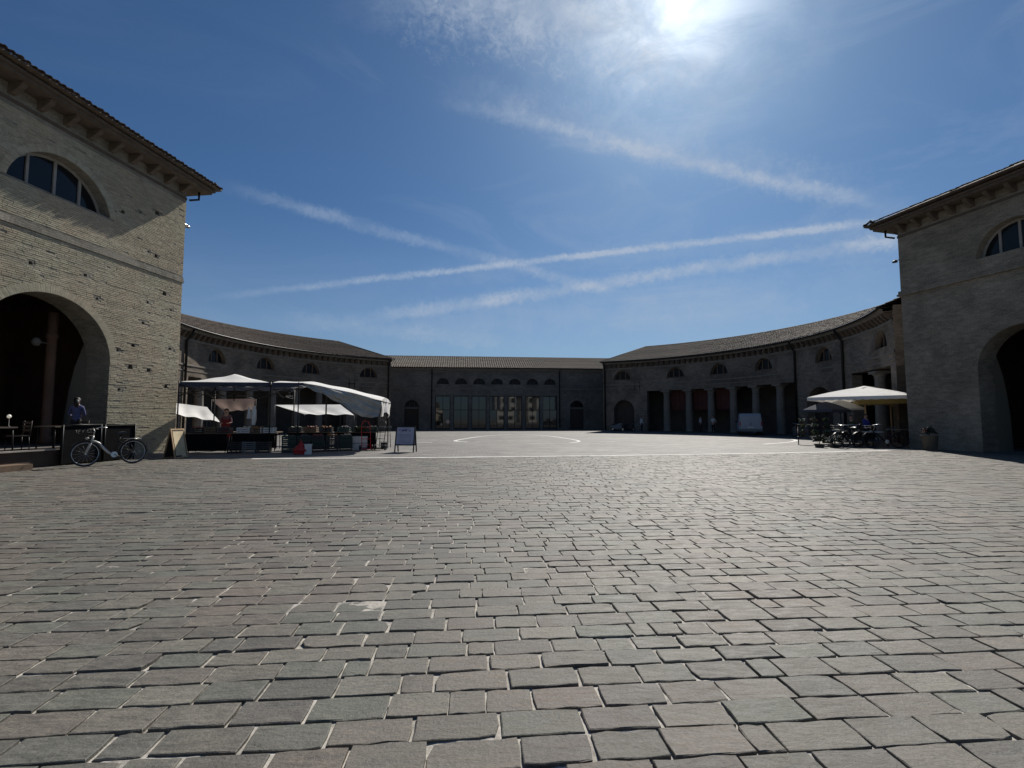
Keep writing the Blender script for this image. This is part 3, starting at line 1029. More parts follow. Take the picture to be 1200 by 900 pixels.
# ------------------------------------------------------------------ wings round the square
ZE = 8.2
CEN = {'L': (-2.87, 36.86), 'R': (2.7, 37.7)}
RAD = {'L': 21.2, 'R': 21.95}
_colm = MB()
_colm.lathe([(.44, 0), (.44, .12), (.40, .2), (.375, .26), (.37, 1.4), (.35, 2.6), (.315, 3.9), (.315, 3.98), (.36, 4.02), (.33, 4.06), (.34, 4.16), (.44, 4.28), (.46, 4.32)], 18, cap=True)
_colm.box((0, 0, 4.40), (.98, .98, .16))
COL_ME = _colm.mesh('column', [BRICK_WING])
COL_ME_UV = COL_ME

COLM = mottled('column_brick', (.20, .175, .145), .9, .25, 2, .5, 25)
COL_ME.materials.clear(); COL_ME.materials.append(COLM)

def wing(side, label, bays, pipes, ang_end, hip_ang, anchor, panels):
    c = CEN[side]; Rw = RAD[side]
    root = thing('curved_wing', label, 'market hall', (c[0], c[1], 0))
    def P(ang, z, d):                     # d towards the square
        r = Rw - d
        return (r * sin(R(ang)), r * cos(R(ang)), z)
    k = pi * Rw / 180
    sg = 1 if side == 'R' else -1
    wall = MB(); win = []
    inner = MB()
    for b in bays:
        a0, a1 = b['a']
        z0 = b.get('z0', -.1)
        holes, deps = [], []
        Ps = lambda s, z, d: P(s / k, z, d)
        for ang, hw, zs, rise in b.get('arch', []):
            holes.append(arch_loop(ang * k, hw, 0, zs, rise, 14)); deps.append(.7)
        for ang in b.get('lun', []):
            holes.append(lun_loop(ang * k, 5.95, 1.0, rise=1.15, n=12)); deps.append(.3)
            win.append(ang)
        lo, hi = min(a0, a1) * k, max(a0, a1) * k
        nseg = max(1, int((hi - lo) / 1.6))
        top = [(lo + (hi - lo) * i / nseg, ZE - .1) for i in range(nseg + 1)]
        bot = [(lo + (hi - lo) * i / nseg, z0) for i in range(nseg, -1, -1)]
        panel(wall, Ps, top + bot, holes, deps)
        if z0 > 1:      # underside of the beam and its inner face
            for i in range(nseg):
                sA, sB = bot[i][0], bot[i + 1][0]
                wall.poly([Ps(sA, z0, 0), Ps(sB, z0, 0), Ps(sB, z0, -.7), Ps(sA, z0, -.7)], 0, [(sA, 0), (sB, 0), (sB, .7), (sA, .7)])
                wall.poly([Ps(sA, z0, -.7), Ps(sB, z0, -.7), Ps(sB, z0 + .8, -.7), Ps(sA, z0 + .8, -.7)], 0, [(sA, 0), (sB, 0), (sB, .7), (sA, .7)])
        else:
            for s in (lo, hi):
                wall.poly([Ps(s, z0, 0), Ps(s, 4.6, 0), Ps(s, 4.6, -.7), Ps(s, z0, -.7)], 0, [(0, z0), (0, 4.6), (.7, 4.6), (.7, z0)])
    A0, A1 = min(min(b['a']) for b in bays), max(max(b['a']) for b in bays)
    n = 60
    def strip(m, r0, z0, r1, z1, mat=0, uv=True):
        for i in range(n):
            a, b2 = A0 + (A1 - A0) * i / n, A0 + (A1 - A0) * (i + 1) / n
            f = lambda an, r, z: (r * sin(R(an)), r * cos(R(an)), z)
            m.poly([f(a, r0, z0), f(b2, r0, z0), f(b2, r1, z1), f(a, r1, z1)], mat, [(a * k, z0 + r0), (b2 * k, z0 + r0), (b2 * k, z1 + r1), (a * k, z1 + r1)])
    # end walls
    for an in (A0, A1):
        f = lambda r, z: (r * sin(R(an)), r * cos(R(an)), z)
        wall.poly([f(Rw, -.1), f(Rw + 9, -.1), f(Rw + 9, ZE), f(Rw, ZE)], 0, [(0, 0), (9, 0), (9, 8), (0, 8)])
    strip(wall, Rw + 9, -.1, Rw + 9, ZE)
    wall.build('wall', BRICK_WING, root)
    strip(inner, Rw + 4.2, 0, Rw + 4.2, 4.95)
    strip(inner, Rw + .02, 4.95, Rw + 4.2, 4.95)
    strip(inner, Rw, .03, Rw + 4.2, .03, 1)
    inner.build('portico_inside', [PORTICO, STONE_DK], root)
    # mouldings
    sm = MB()
    for z0, z1, pr in ((5.38, 5.50, .07), (4.98, 5.06, .05), (ZE - .95, ZE - .8, .08), (ZE - .34, ZE - .2, .5), (ZE - .2, ZE - .1, .6)):
        strip(sm, Rw - pr, z0, Rw - pr, z1); strip(sm, Rw, z0, Rw - pr, z0); strip(sm, Rw - pr, z1, Rw, z1)
    sm.build('string_course', COLM, root)
    # corbels
    cb = MB()
    nc = int((A1 - A0) * k / .62)
    for i in range(nc):
        an = A0 + (A1 - A0) * (i + .5) / nc
        X = Matrix.Rotation(-R(an), 4, 'Z')
        cb.xf = X
        prof = [(0, -.42), (.16, -.40), (.36, -.2), (.44, 0), (0, 0)]
        cb.hexa([(-.11, Rw - x, ZE - .345 + z) for x, z in prof], [(.11, Rw - x, ZE - .345 + z) for x, z in prof])
    cb.xf = None
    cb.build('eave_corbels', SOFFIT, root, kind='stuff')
    # roof
    ov = .72
    def S(u, v):
        # the hip at the inner end cuts the slope back
        aE = A0 + (A1 - A0) * u
        if side == 'R':
            lo = ang_end - .6 + (hip_ang - ang_end + .6) * v; an = lo + (A1 - lo) * u
        else:
            hi = ang_end + .6 + (hip_ang - ang_end - .6) * v; an = A0 + (hi - A0) * u
        r = Rw - ov + (4.75 + ov) * v
        z = ZE - .05 + 2.25 * v
        return (r * sin(R(an)), r * cos(R(an)), z), (-.35 * sin(R(an)), -.35 * cos(R(an)), .93)
    tf = MB()
    tile_field(tf, S, int((A1 - A0) * k / .26), 13)
    tf.build('roof_tiles', TERRACOTTA, root, kind='stuff')
    rf = MB()
    q = 40
    def S2(u, v):
        (x, y, z), _ = S(u, 1)
        r = math.hypot(x, y)
        k2 = (r + 5.2 * v) / r
        return (x * k2, y * k2, z - 2.6 * v)
    rf.grid(S2, q, 1, smooth=False)
    rf.grid(lambda u, v: tuple(Vector(S(u, 0)[0]) * (1 + (v * (ov + .05)) / (Rw - ov)) - Vector((0, 0, .04))) if True else 0, 60, 1, smooth=False)
    he = (0 if side == 'R' else 1)
    e0 = Vector(S(he, 0)[0]); e1 = Vector(S(he, 1)[0]); e2 = Vector(S2(he, 1))
    e3 = e0.normalized() * (Rw + 9.7); e3.z = e0.z
    far_an = ang_end - sg * .6
    e3 = Vector(((Rw + 9.7) * sin(R(far_an)), (Rw + 9.7) * cos(R(far_an)), ZE - .05))
    rf.poly([e0, e1, e3]); rf.poly([e1, e2, e3])
    # ridge tiles and gutter
    rf.tube([S(i / 50, 1)[0] for i in range(51)], .10, 6)
    rf.tube([e0, e1], .08, 6)
    rf.build('roof', TERRACOTTA, root)
    gt = MB()
    gt.tube([tuple(Vector(S(i / 60, 0)[0]) * 1.0 + Vector((0, 0, -.06))) for i in range(61)], .075, 8)
    gt.build('gutter', IRON, root)
    for an in pipes:
        pm = MB()
        f = lambda r, z: (r * sin(R(an)), r * cos(R(an)), z)
        pm.tube([f(Rw - .62, ZE - .2), f(Rw - .55, ZE - .5), f(Rw - .13, ZE - 1.0), f(Rw - .13, .1)], .085, 8)
        pm.build('downpipe', IRON, root)
    for an in win:
        lunette_window(root, P2 := (lambda s, z, d: P(s / k, z, d)), an * k, 5.95, .98, 5.97, .28, 3, .09, rise=1.13, n=12, frame_mat=WOOD, glass=GLASS_DIM)
    for b in bays:
        for an in b.get('cols', []):
            o = obj('column', COL_ME, root, ((Rw + .46) * sin(R(an)), (Rw + .46) * cos(R(an)), .03), (0, 0, -R(an)))
            o.scale = (1, 1, 1.017)
        for ang, hw, zs, rise in b.get('arch', []):
            d = MB()
            X = Matrix.Rotation(-R(ang), 4, 'Z')
            d.xf = X
            d.box((0, Rw + .72, (zs + rise) / 2), (2 * hw + .1, .06, zs + rise))
            for j in (-.5, .5):
                for zz in (.7, 1.9):
                    d.box((j * hw, Rw + .68, zz), (hw * .72, .05, .9))
            d.build('door', WOOD_DK, root)
    for a0, a1 in panels:
        pm = MB()
        for i in range(4):
            u0, u1 = a0 + (a1 - a0) * i / 4, a0 + (a1 - a0) * (i + 1) / 4
            f = lambda an, z, r: (r * sin(R(an)), r * cos(R(an)), z)
            pm.hexa([f(u0, 2.4, Rw + 1.0), f(u1 - .06, 2.4, Rw + 1.0), f(u1 - .06, 2.4, Rw + 1.06), f(u0, 2.4, Rw + 1.06)],
                    [f(u0, 4.9, Rw + 1.0), f(u1 - .06, 4.9, Rw + 1.0), f(u1 - .06, 4.9, Rw + 1.06), f(u0, 4.9, Rw + 1.06)])
        pm.build('hanging_panel', PANEL_RED, root)
    for an, z in anchor:
        am = MB()
        am.xf = Matrix.Rotation(-R(an), 4, 'Z')
        for x in (-.3, .3):
            am.box((x, Rw - .04, z), (.07, .05, .95))
        am.box((0, Rw - .04, z), (.55, .045, .07))
        am.build('iron_anchor', IRON, root)
    return root

BR = [35.5, 41, 47.6, 54.1, 60.6, 67.1, 74.1, 79.7]
LR = {1: 44.3, 3: 57.35, 5: 70.6}
baysR = [dict(a=(22, 35.5), arch=[(28.4, 1.2, 2.4, 1.2)], lun=[28.0])]
for i in range(7):
    baysR.append(dict(a=(BR[i], BR[i + 1]), z0=4.6, lun=[LR[i]] if i in LR else [], cols=[BR[i + 1]] if i < 6 else []))
baysR.append(dict(a=(79.7, 97.5), arch=[(87, 1.5, 2.5, 1.5)], lun=[88.7]))
B2 = [97.5, 104.6, 112.4]
for i in range(2):
    baysR.append(dict(a=(B2[i], B2[i + 1]), z0=4.7, lun=[108.6] if i == 1 else ([122.5] if i == 3 else []), cols=[B2[i + 1]] if i < 1 else []))
baysR.append(dict(a=(112.4, 115)))
WR = wing('R', 'shaded curved colonnade wing on the right with red brown panels', baysR, (22.6, 80.3, 95.3), 22, 31.6, [(32.6, 5.2)], [(41.4, 47.2), (48.0, 53.7), (54.5, 60.2)])

BL = [-44.5, -52.1, -58.8, -65.7, -72.4, -80.3, -87.1, -92.5]
LL = {1: -55.5, 3: -69, 5: -83.7}
baysL = [dict(a=(-31, -44.5), arch=[(-37.9, 1.2, 2.4, 1.2)], lun=[-37.9])]
for i in range(7):
    baysL.append(dict(a=(BL[i], BL[i + 1]), z0=4.6, lun=[LL[i]] if i in LL else [], cols=[BL[i + 1]] if i < 6 else []))
baysL.append(dict(a=(-92.5, -115), arch=[(-100, 1.5, 2.5, 1.5)], lun=[-100]))
WL = wing('L', 'curved colonnade wing on the left behind the white market canopies', baysL, (-31.8, -94.0), -31, -42, [(-43.0, 5.2)], [])

# ------------------------------------------------------------------ hall at the far end
def far_hall():
    az = 84.22
    p0 = (-15.19, 63.70)
    a = Vector((sin(R(az)), cos(R(az)), 0)); n = Vector((cos(R(az)), -sin(R(az)), 0))
    XF = Matrix(((a.x, n.x, 0, 0), (a.y, n.y, 0, 0), (0, 0, 1, 0), (0, 0, 0, 1)))
    root = thing('far_hall', 'long low brick hall closing the far end of the square', 'market hall', (p0[0], p0[1], 0))
    P = lambda s, z, d: (s, d, z)
    PW = lambda s, z, d: tuple(XF @ Vector((s, d, z)))
    s0, s1 = -3.5, 30.5
    H = ZE - .1
    lun = [6.05 + 2.4 * i for i in range(7)]
    holes = [lun_loop(c, 6.0, .82, n=12) for c in lun] + [arch_loop(c, .95, 0, 2.95, .95, 12) for c in (2.0, 24.15)]
    deps = [.3] * 7 + [.35] * 2
    for c in lun:
        holes.append(rect_loop(c - .98, c + .98, 0.02, 4.46)); deps.append(.35)
    m = MB(XF)
    panel(m, P, [(s0, -.1), (s0, H), (s1, H), (s1, -.1)], holes, deps)
    m.poly([P(s0, -.1, -9), P(s1, -.1, -9), P(s1, H, -9), P(s0, H, -9)], 0, [(0, 0), (30, 0), (30, 8), (0, 8)])
    for s in (s0, s1):
        m.poly([P(s, -.1, 0), P(s, -.1, -9), P(s, H, -9), P(s, H, 0)], 0, [(0, 0), (9, 0), (9, 8), (0, 8)])
    m.build('wall', BRICK_FAR, root)
    i = MB(XF)
    i.poly([P(s0, .02, -.4), P(s1, .02, -.4), P(s1, .02, -8.5), P(s0, .02, -8.5)])
    i.poly([P(s0, 0, -8.5), P(s1, 0, -8.5), P(s1, 7.6, -8.5), P(s0, 7.6, -8.5)])
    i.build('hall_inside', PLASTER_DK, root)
    sm = MB(XF)
    for z0, z1, pr in ((5.35, 5.5, .06), (4.62, 4.74, .05), (H - .5, H - .35, .1), (H - .3, H - .12, .3), (H - .12, H, .42)):
        sm.hexa([P(s0, z0, 0), P(s1, z0, 0), P(s1, z0, pr), P(s0, z0, pr)], [P(s0, z1, 0), P(s1, z1, 0), P(s1, z1, pr), P(s0, z1, pr)])
    sm.build('string_course', COLM, root)
    for c in lun:
        lunette_window(root, PW, c, 6.0, .80, 6.02, .28, 3, .06, n=12, frame_mat=WOOD_DK, glass=GLASS_DIM)
        f = MB(XF)
        d = -.3
        for x0, x1, z0, z1 in ((-.98, -.90, 0.02, 4.46), (.90, .98, 0.02, 4.46), (-.9, .9, 4.38, 4.46), (-.9, .9, .02, .14), (-.03, .03, .14, 4.38), (-.9, -.03, 2.55, 2.63), (.03, .9, 2.55, 2.63)):
            f.box((c + (x0 + x1) / 2, d, (z0 + z1) / 2), (x1 - x0, .08, z1 - z0))
        fo = f.build('shop_window', IRON, root)
        for x0, x1 in ((-.9, -.03), (.03, .9)):
            for z0, z1 in ((.14, 2.55), (2.63, 4.38)):
                g = MB(XF)
                tl = rnd.gauss(0, .004)
                g.poly([P(c + x0, z0, d + tl), P(c + x1, z0, d - tl), P(c + x1, z1, d - tl), P(c + x0, z1, d + tl)])
                g.build('pane', GLASS_SHOP, fo)
    for c in (2.0, 24.15):
        lunette_window(root, PW, c, 2.97, .93, 3.0, .3, 3, .06, n=12, frame_mat=WOOD_DK, glass=GLASS_DIM)
        d = MB(XF)
        d.box((c, -.33, 1.36), (1.88, .06, 2.7))
        d.box((c, -.27, 2.84), (1.88, .14, .22), 1)
        for x in (-.46, .46):
            for z in (.75, 1.95):
                d.box((c + x, -.29, z), (.66, .04, .95))
        d.build('door', [WOOD_DK, STONE_DK], root)
    for s in (4.6, 21.75):
        p = MB(XF)
        p.tube([P(s, H - .1, .4), P(s, H - .5, .1), P(s, .1, .1)], .07, 8)
        p.build('downpipe', IRON, root)
    def S(u, v):
        s = s0 + (s1 - s0) * u
        return tuple(XF @ Vector((s, .62 - 5.4 * v, ZE - .05 + 2.1 * v))), (n.x * .36, n.y * .36, .93)
    tf = MB()
    tile_field(tf, S, 112, 10, .10)
    tf.build('roof_tiles', TERRACOTTA, root, kind='stuff')
    rf = MB(XF)
    rf.poly([P(s0, ZE + 2.05, -4.78), P(s1, ZE + 2.05, -4.78), P(s1, ZE - .1, -9.6), P(s0, ZE - .1, -9.6)])
    rf.poly([P(s0, ZE - .09, .6), P(s1, ZE - .09, .6), P(s1, ZE - .09, 0), P(s0, ZE - .09, 0)])
    rf.tube([P(s0 + (s1 - s0) * k / 20, ZE + 2.07, -4.78) for k in range(21)], .1, 6)
    for s in (s0, s1):
        rf.poly([P(s, ZE - .1, .6), P(s, ZE + 2.05, -4.78), P(s, ZE - .1, -9.6)])
    rf.build('roof', TERRACOTTA, root)
far_hall()

# ------------------------------------------------------------------ invented houses behind the viewer, added for reflections in the far hall glass
HM = [mottled('house_plaster_%s' % n, c, .9, .12, .6, .1, 10) for n, c in (('cream', (.55, .48, .36)), ('rose', (.50, .36, .28)), ('white', (.62, .60, .55)), ('ochre', (.52, .38, .20)))]
SHUT = mottled('green_shutter', (.04, .07, .05), .7, .2, 3, 0)
def reflection_house(k, x, w, h, label):
    t = thing('reflection_house', label, 'house', (x, -42, 0), 0, 'invented houses for the glass reflections')
    m = MB(); m.box((0, -4, h / 2), (w, 8, h)); m.build('wall', HM[k % 4], t)
    r_ = MB(); r_.hexa([(-w / 2 - .1, .5, h), (w / 2 + .1, .5, h), (w / 2 + .1, -8.5, h), (-w / 2 - .1, -8.5, h)], [(-w / 2 - .1, -4, h + 2), (w / 2 + .1, -4, h + 2), (w / 2 + .1, -4.1, h + 2), (-w / 2 - .1, -4.1, h + 2)])
    r_.build('roof', TERRACOTTA, t)
    nx = max(1, int(w / 2.9))
    for fl in range(int(h / 3.2)):
        for i in range(nx):
            c = (-w / 2 + w * (i + .5) / nx, 0, 1.6 + 3.1 * fl)
            f = MB(); f.box((c[0], .03, c[2]), (1.0, .08, 1.6)); fo = f.build('window', WOOD_DK, t)
            g = MB(); g.box((c[0], .08, c[2]), (.8, .02, 1.4)); g.build('pane', GLASS, fo)
            for s_ in (-1, 1):
                q = MB(); q.box((c[0] + s_ * .78, .05, c[2]), (.5, .05, 1.6)); q.build('shutter', SHUT, fo)
for k, (x, w, h, lab) in enumerate(((19.6, 3.2, 11, 'invented narrow pale house with green shutters behind the viewer for reflections, nearest the axis'), (25.0, 2.8, 10, 'invented narrow white house with green shutters behind the viewer for reflections, in the middle'), (30.2, 3.0, 9, 'invented narrow white house with green shutters behind the viewer for reflections, farthest right'), (-6, 7, 5.2, 'invented low cream house with green shutters behind the viewer for reflections'))):
    reflection_house((2, 2, 2, 0)[k], x, w, h, lab)

# ------------------------------------------------------------------ things in the square
def at(px, py, Y):
    """real position of a thing seen at a point of a 1200x900 frame, Y metres away"""
    d = sky_dir(px, py)
    t_ = Y / d.y
    return Vector((d.x * t_, Y, 1.5 + d.z * t_))

def ground_at(px, Y):
    return Vector(((px - 600) / 569 * (Y * cos(.0702) - 1.5 * sin(.0702)), Y, 0))

def cyl(m, a, b, r, n=8, mat=0):
    m.tube([a, b], r, n, mat)

# ---- people
def person(label, loc, rz, h=1.75, top=CLOTH_WHITE, legs=CLOTH_DENIM, hair=HAIR, pose='stand', arms='down', apron=None, long_hair=False, lean=0.0, group=None, sleeves=True):
    root = thing('person', label, 'person', loc, rz, group)
    k = h / 1.75
    V, Ed, Rr, Lb = [], [], [], []
    def v(p, r, lab, par=None):
        V.append(Vector(p) * k); Rr.append(r * k); Lb.append(lab)
        if par is not None: Ed.append((par, len(V) - 1))
        return len(V) - 1
    sit = pose == 'sit'
    pz = .50 if sit else .94
    pel = v((0, .0, pz), .125, 'legs')
    sp = v((0, -.01 - lean * .2, pz + .17), .118, 'top', pel)
    chs = v((0, -.01 - lean * .5, pz + .38), .14, 'top', sp)
    upc = v((0, .0 - lean * .65, pz + .47), .11, 'top', chs)
    nk = v((0, -.005 - lean * .75, pz + .57), .052, 'skin', upc)
    ch = v((0, -.025 - lean * .8, pz + .635), .07, 'skin', nk)
    hd = v((0, -.012 - lean * .85, pz + .705), .092, 'skin', ch)
    v((0, -.005 - lean * .85, pz + .775), .065, 'skin', hd)
    v((0, -.115 - lean * .85, pz + .69), .013, 'skin', hd)
    for s in (-1, 1):
        v((s * .092, .0 - lean * .85, pz + .69), .016, 'skin', hd)
    for s in (-1, 1):
        sh = v((s * .155, -lean * .6, pz + .455), .068, 'top', upc)
        if arms == 'down':
            P_ = ((s * .215, .03, pz + .17), (s * .225, -.06, pz - .08))
        elif arms == 'fwd':
            P_ = ((s * .22, -.06, pz + .19), (s * .14, -.27, pz + .16))
        elif arms == 'hip':
            P_ = ((s * .31, .06, pz + .20), (s * .17, -.05, pz + .04))
        else:
            P_ = ((s * .23, -.14, pz + .22), (s * .10, -.22, pz + .42)) if s > 0 else ((s * .215, .03, pz + .17), (s * .225, -.06, pz - .08))
        P_ = [(x, y - lean * .45, z) for x, y, z in P_]
        el = v(P_[0], .044, 'top', sh)
        wr = v(P_[1], .030, 'top' if sleeves else 'skin', el)
        d = (Vector(P_[1]) - Vector(P_[0])).normalized()
        sd = Vector((1, 0, 0)); sd = (sd - d * d.x).normalized(); nn = d.cross(sd)
        pw = Vector(P_[1])
        pa = v(pw + d * .055, .030, 'skin', wr)
        for f, (off, ln) in enumerate(((-.028, .065), (-.010, .078), (.010, .073), (.028, .055))):
            b = v(pw + d * .095 + sd * off, .0095, 'skin', pa)
            c2 = v(pw + d * (.095 + ln * .55) + sd * off * 1.1 + nn * .010, .0085, 'skin', b)
            v(pw + d * (.095 + ln) + sd * off * 1.1 + nn * .028, .007, 'skin', c2)
        b = v(pw + d * .045 - sd * s * .038 + nn * .012, .011, 'skin', pa)
        v(pw + d * .085 - sd * s * .052 + nn * .026, .009, 'skin', b)
    for s in (-1, 1):
        hp = v((s * .085, 0, pz - .05), .095, 'legs', pel)
        if sit:
            kn = v((s * .11, -.43, pz - .01), .066, 'legs', hp)
            an = v((s * .11, -.40, .09), .042, 'legs', kn)
            v((s * .12, -.55, .035), .036, 'shoe', an)
        else:
            st = .05 * s
            kn = v((s * .095, -.015 + st * .5, .50), .064, 'legs', hp)
            an = v((s * .10, .02 + st, .09), .042, 'legs', kn)
            v((s * .115, -.14 + st, .035), .037, 'shoe', an)
    me = bpy.data.meshes.new('body_cage')
    me.from_pydata([tuple(p) for p in V], Ed, [])
    o = bpy.data.objects.new('body_cage', me); COL.objects.link(o)
    o.modifiers.new('skin', 'SKIN').use_smooth_shade = True
    for i, r in enumerate(Rr):
        me.skin_vertices[0].data[i].radius = (r, r)
        me.skin_vertices[0].data[i].use_root = i == pel
    o.modifiers.new('sub', 'SUBSURF').levels = 1
    dg = bpy.context.evaluated_depsgraph_get()
    bm = bpy.data.meshes.new_from_object(o.evaluated_get(dg))
    bpy.data.objects.remove(o, do_unlink=True)
    bm.name = 'body'
    bm.materials.clear()
    mats = {'top': 0, 'legs': 1, 'skin': 2, 'shoe': 3}
    for m_ in (top, legs, SKIN, CLOTH_BLACK): bm.materials.append(m_)
    segs = [(V[a], V[b], Lb[b]) for a, b in Ed]
    for p in bm.polygons:
        c = p.center
        best, bl = 1e9, 'top'
        for a, b, l in segs:
            ab = b - a
            t_ = max(0, min(1, (c - a).dot(ab) / max(1e-9, ab.length_squared)))
            dd = (c - (a + ab * t_)).length
            if dd < best: best, bl = dd, l
        p.material_index = mats[bl]
        p.use_smooth = True
    obj('body', bm, root)
    hm = MB()
    cz = (pz + .715) * k; cy = (-.004 - lean * .85) * k
    def hs(u, w):
        a = 2 * pi * u; b = pi * w * (.62 if not long_hair else .70)
        r = .108 * k
        front = max(0, -sin(a))
        zz = cos(b) * r * 1.08
        if front > .3 and b > 1.0: zz = max(zz, .05 * k)
        return (r * sin(b) * cos(a) * .95, cy + r * sin(b) * sin(a) * 1.05 + .012 * k, cz + zz)
    hm.grid(hs, 16, 7)
    if long_hair:
        hm.tube([(0, cy + .09 * k, cz + .02 * k), (0, cy + .105 * k, cz - .12 * k), (0, cy + .09 * k, cz - .24 * k)], [.075 * k, .08 * k, .05 * k], 8)
    hm.build('hair', hair, root)
    fm = MB()
    for s in (-1, 1):
        fm.lathe([(.001, -.008), (.011, 0), (.001, .008)], 6, c=(s * .033 * k, cy - .092 * k, cz - .012 * k))
    fm.box((0, cy - .088 * k, cz - .078 * k), (.045 * k, .012, .010))
    fm.build('face', HAIR, root)
    if apron:
        am = MB()
        def ap(u, w):
            x = (u - .5) * (.36 if w > .45 else .44)
            z = pz - .45 + .78 * w
            y = -.155 - .02 * cos((u - .5) * 9) + abs(u - .5) ** 2 * .45 + (.02 * sin(u * 14) * (1 - w))
            if w < .5: x *= 1.15
            return (x * k, y * k, z * k)
        am.grid(ap, 10, 8)
        am.build('apron', apron, root)
    return root

# ---- bicycles
def make_bike(label, frame_mat, fork_white=False, basket=True):
    root = thing('bicycle', label, 'bicycle')
    r, wb = .36, 1.16
    for x in (-wb / 2, wb / 2):
        t = MB(); t.torus((x, 0, r), r - .022, .022, n=30, m=8)
        wo = t.build('wheel', RUBBER, root)
        ri = MB(); ri.torus((x, 0, r), r - .05, .010, n=30, m=6)
        ri.tube([(x, -.04, r), (x, .04, r)], .025, 8)
        for s in range(14):
            a = 2 * pi * s / 14
            ri.tube([(x, (.02 if s % 2 else -.02), r), (x + (r - .05) * cos(a), 0, r + (r - .05) * sin(a))], .0022, 4)
        ri.build('rim', STEEL if fork_white else IRON, wo)
    m = MB()
    bb = (.08, 0, .30); seat = (.27, 0, .88); head = (-.40, 0, .86); hb = (-.44, 0, .70)
    m.tube([bb, (.20, 0, .66), seat], .02, 8)
    for s in (-1, 1):
        m.tube([bb, (wb / 2, s * .05, r)], .012, 6)
        m.tube([(.215, s * .02, .70), (wb / 2, s * .05, r)], .010, 6)
    m.build('frame', frame_mat, root)
    m = MB(); m.tube([hb, (-.36, 0, .70), (-.26, 0, .64), (-.14, 0, .47), (-.02, 0, .35), bb], .032, 8); m.tube([head, hb], .026, 8); m.build('down_tube', CHROME_W if fork_white else frame_mat, root)
    f = MB()
    for s in (-1, 1):
        f.tube([hb, (-.475, s * .045, .62), (-wb / 2, s * .05, r)], .013, 6)
    f.build('fork', CHROME_W if fork_white else frame_mat, root)
    h = MB()
    h.tube([head, (-.37, 0, 1.0), (-.42, 0, 1.06)], .014, 8)
    h.tube([(-.18, -.28, 1.07), (-.32, -.24, 1.09), (-.42, 0, 1.06), (-.32, .24, 1.09), (-.18, .28, 1.07)], .012, 8)
    h.build('handlebar', STEEL, root)
    s_ = MB()
    s_.hexa([(.13, -.03, .91), (.30, -.09, .90), (.38, -.09, .92), (.38, .09, .92), (.30, .09, .90), (.13, .03, .91)],
            [(.14, -.025, .95), (.30, -.08, .95), (.37, -.08, .98), (.37, .08, .98), (.30, .08, .95), (.14, .025, .95)])
    s_.build('saddle', PLASTIC_BK, root)
    c = MB()
    c.tube([(bb[0], -.05, bb[2]), (bb[0], .05, bb[2])], .012, 6); c.tube([(bb[0], -.05, bb[2]), (bb[0], -.06, bb[2])], .085, 14)
    co = c.build('crankset', STEEL, root)
    for sg in (-1, 1):
        c = MB()
        c.tube([(bb[0], sg * .075, bb[2]), (bb[0] - sg * .14, sg * .08, bb[2] + sg * .08)], .01, 6)
        c.hexa([(bb[0] - sg * .14 + q[0], sg * .13 + q[1], bb[2] + sg * .08 - .01) for q in ((-.045, -.05), (.045, -.05), (.045, .05), (-.045, .05))],
               [(bb[0] - sg * .14 + q[0], sg * .13 + q[1], bb[2] + sg * .08 + .01) for q in ((-.045, -.05), (.045, -.05), (.045, .05), (-.045, .05))])
        c.build('pedal', PLASTIC_BK, co)
    for x, a0, a1 in ((-wb / 2, .35, 2.5), (wb / 2, -.1, 2.9)):
        g = MB(); n = 12
        for k in range(n):
            q = []
            for a in (a0 + (a1 - a0) * k / n, a0 + (a1 - a0) * (k + 1) / n):
                q.append([(x + (r + .025) * cos(a), s * .032, r + (r + .025) * sin(a)) for s in (-1, 1)])
            g.poly([q[0][0], q[0][1], q[1][1], q[1][0]])
        g.build('mudguard', PLASTIC_GY if fork_white else IRON, root)
    g = MB()
    g.tube([(.78, -.06, .74), (.30, -.06, .76), (.30, .06, .76), (.78, .06, .74), (.78, -.06, .74)], .008, 5)
    g.build('luggage_rack', STEEL if fork_white else IRON, root)
    l = MB(); l.lathe([(.02, -.05), (.045, 0), (.04, .03)], 10)
    lo = l.build('headlight', CHROME_W, root); lo.location = (-.55, 0, .80); lo.rotation_euler = (0, -pi / 2, 0)
    if basket:
        b = MB()
        for z in (.86, .95, 1.04):
            w = .13 + (z - .86) * .25
            P_ = [(-.62 - w, -w - .02, z), (-.50 + w * .3, -w - .02, z), (-.50 + w * .3, w + .02, z), (-.62 - w, w + .02, z)]
            b.tube(P_ + [P_[0]], .006, 5)
        for s in range(10):
            a = 2 * pi * s / 10
            b.tube([(-.63 + .13 * cos(a), .15 * sin(a), .86), (-.63 + .16 * cos(a), .19 * sin(a), 1.04)], .004, 4)
        b.box((-.63, 0, .86), (.26, .28, .01))
        b.build('basket', IRON, root)
    return root

bk = make_bike('silver framed bicycle leaning by the left gatehouse wall', IRON, True, True)
bk.location = (-12.90, 15.72, 0); bk.scale = (1.1,) * 3
bk.rotation_euler = (R(-5), 0, R(61))
bk2 = make_bike('black bicycle with front basket left of the other two by the white parasol', IRON, False, True)
bk2.location = (17.1, 24.9, 0); bk2.rotation_euler = (R(4), 0, R(14)); bk2.scale = (1.08,) * 3
bk3 = copy_tree(bk2); bk3['label'] = 'black bicycle right under the white table by the parasol'
bk3.location = (18.75, 24.55, 0); bk3.rotation_euler = (R(-4), 0, R(-12))
bk4 = copy_tree(bk2); bk4['label'] = 'black bicycle standing between two others below the parasol'
bk4.location = (17.75, 25.4, 0); bk4.rotation_euler = (R(4), 0, R(205))
for b in (bk2, bk3, bk4): b['group'] = 'bicycles parked by the right café'
bk5 = make_bike('pale bicycle leaning on the shaded wing wall beyond the flower stand', PLASTIC_GY, True, True)
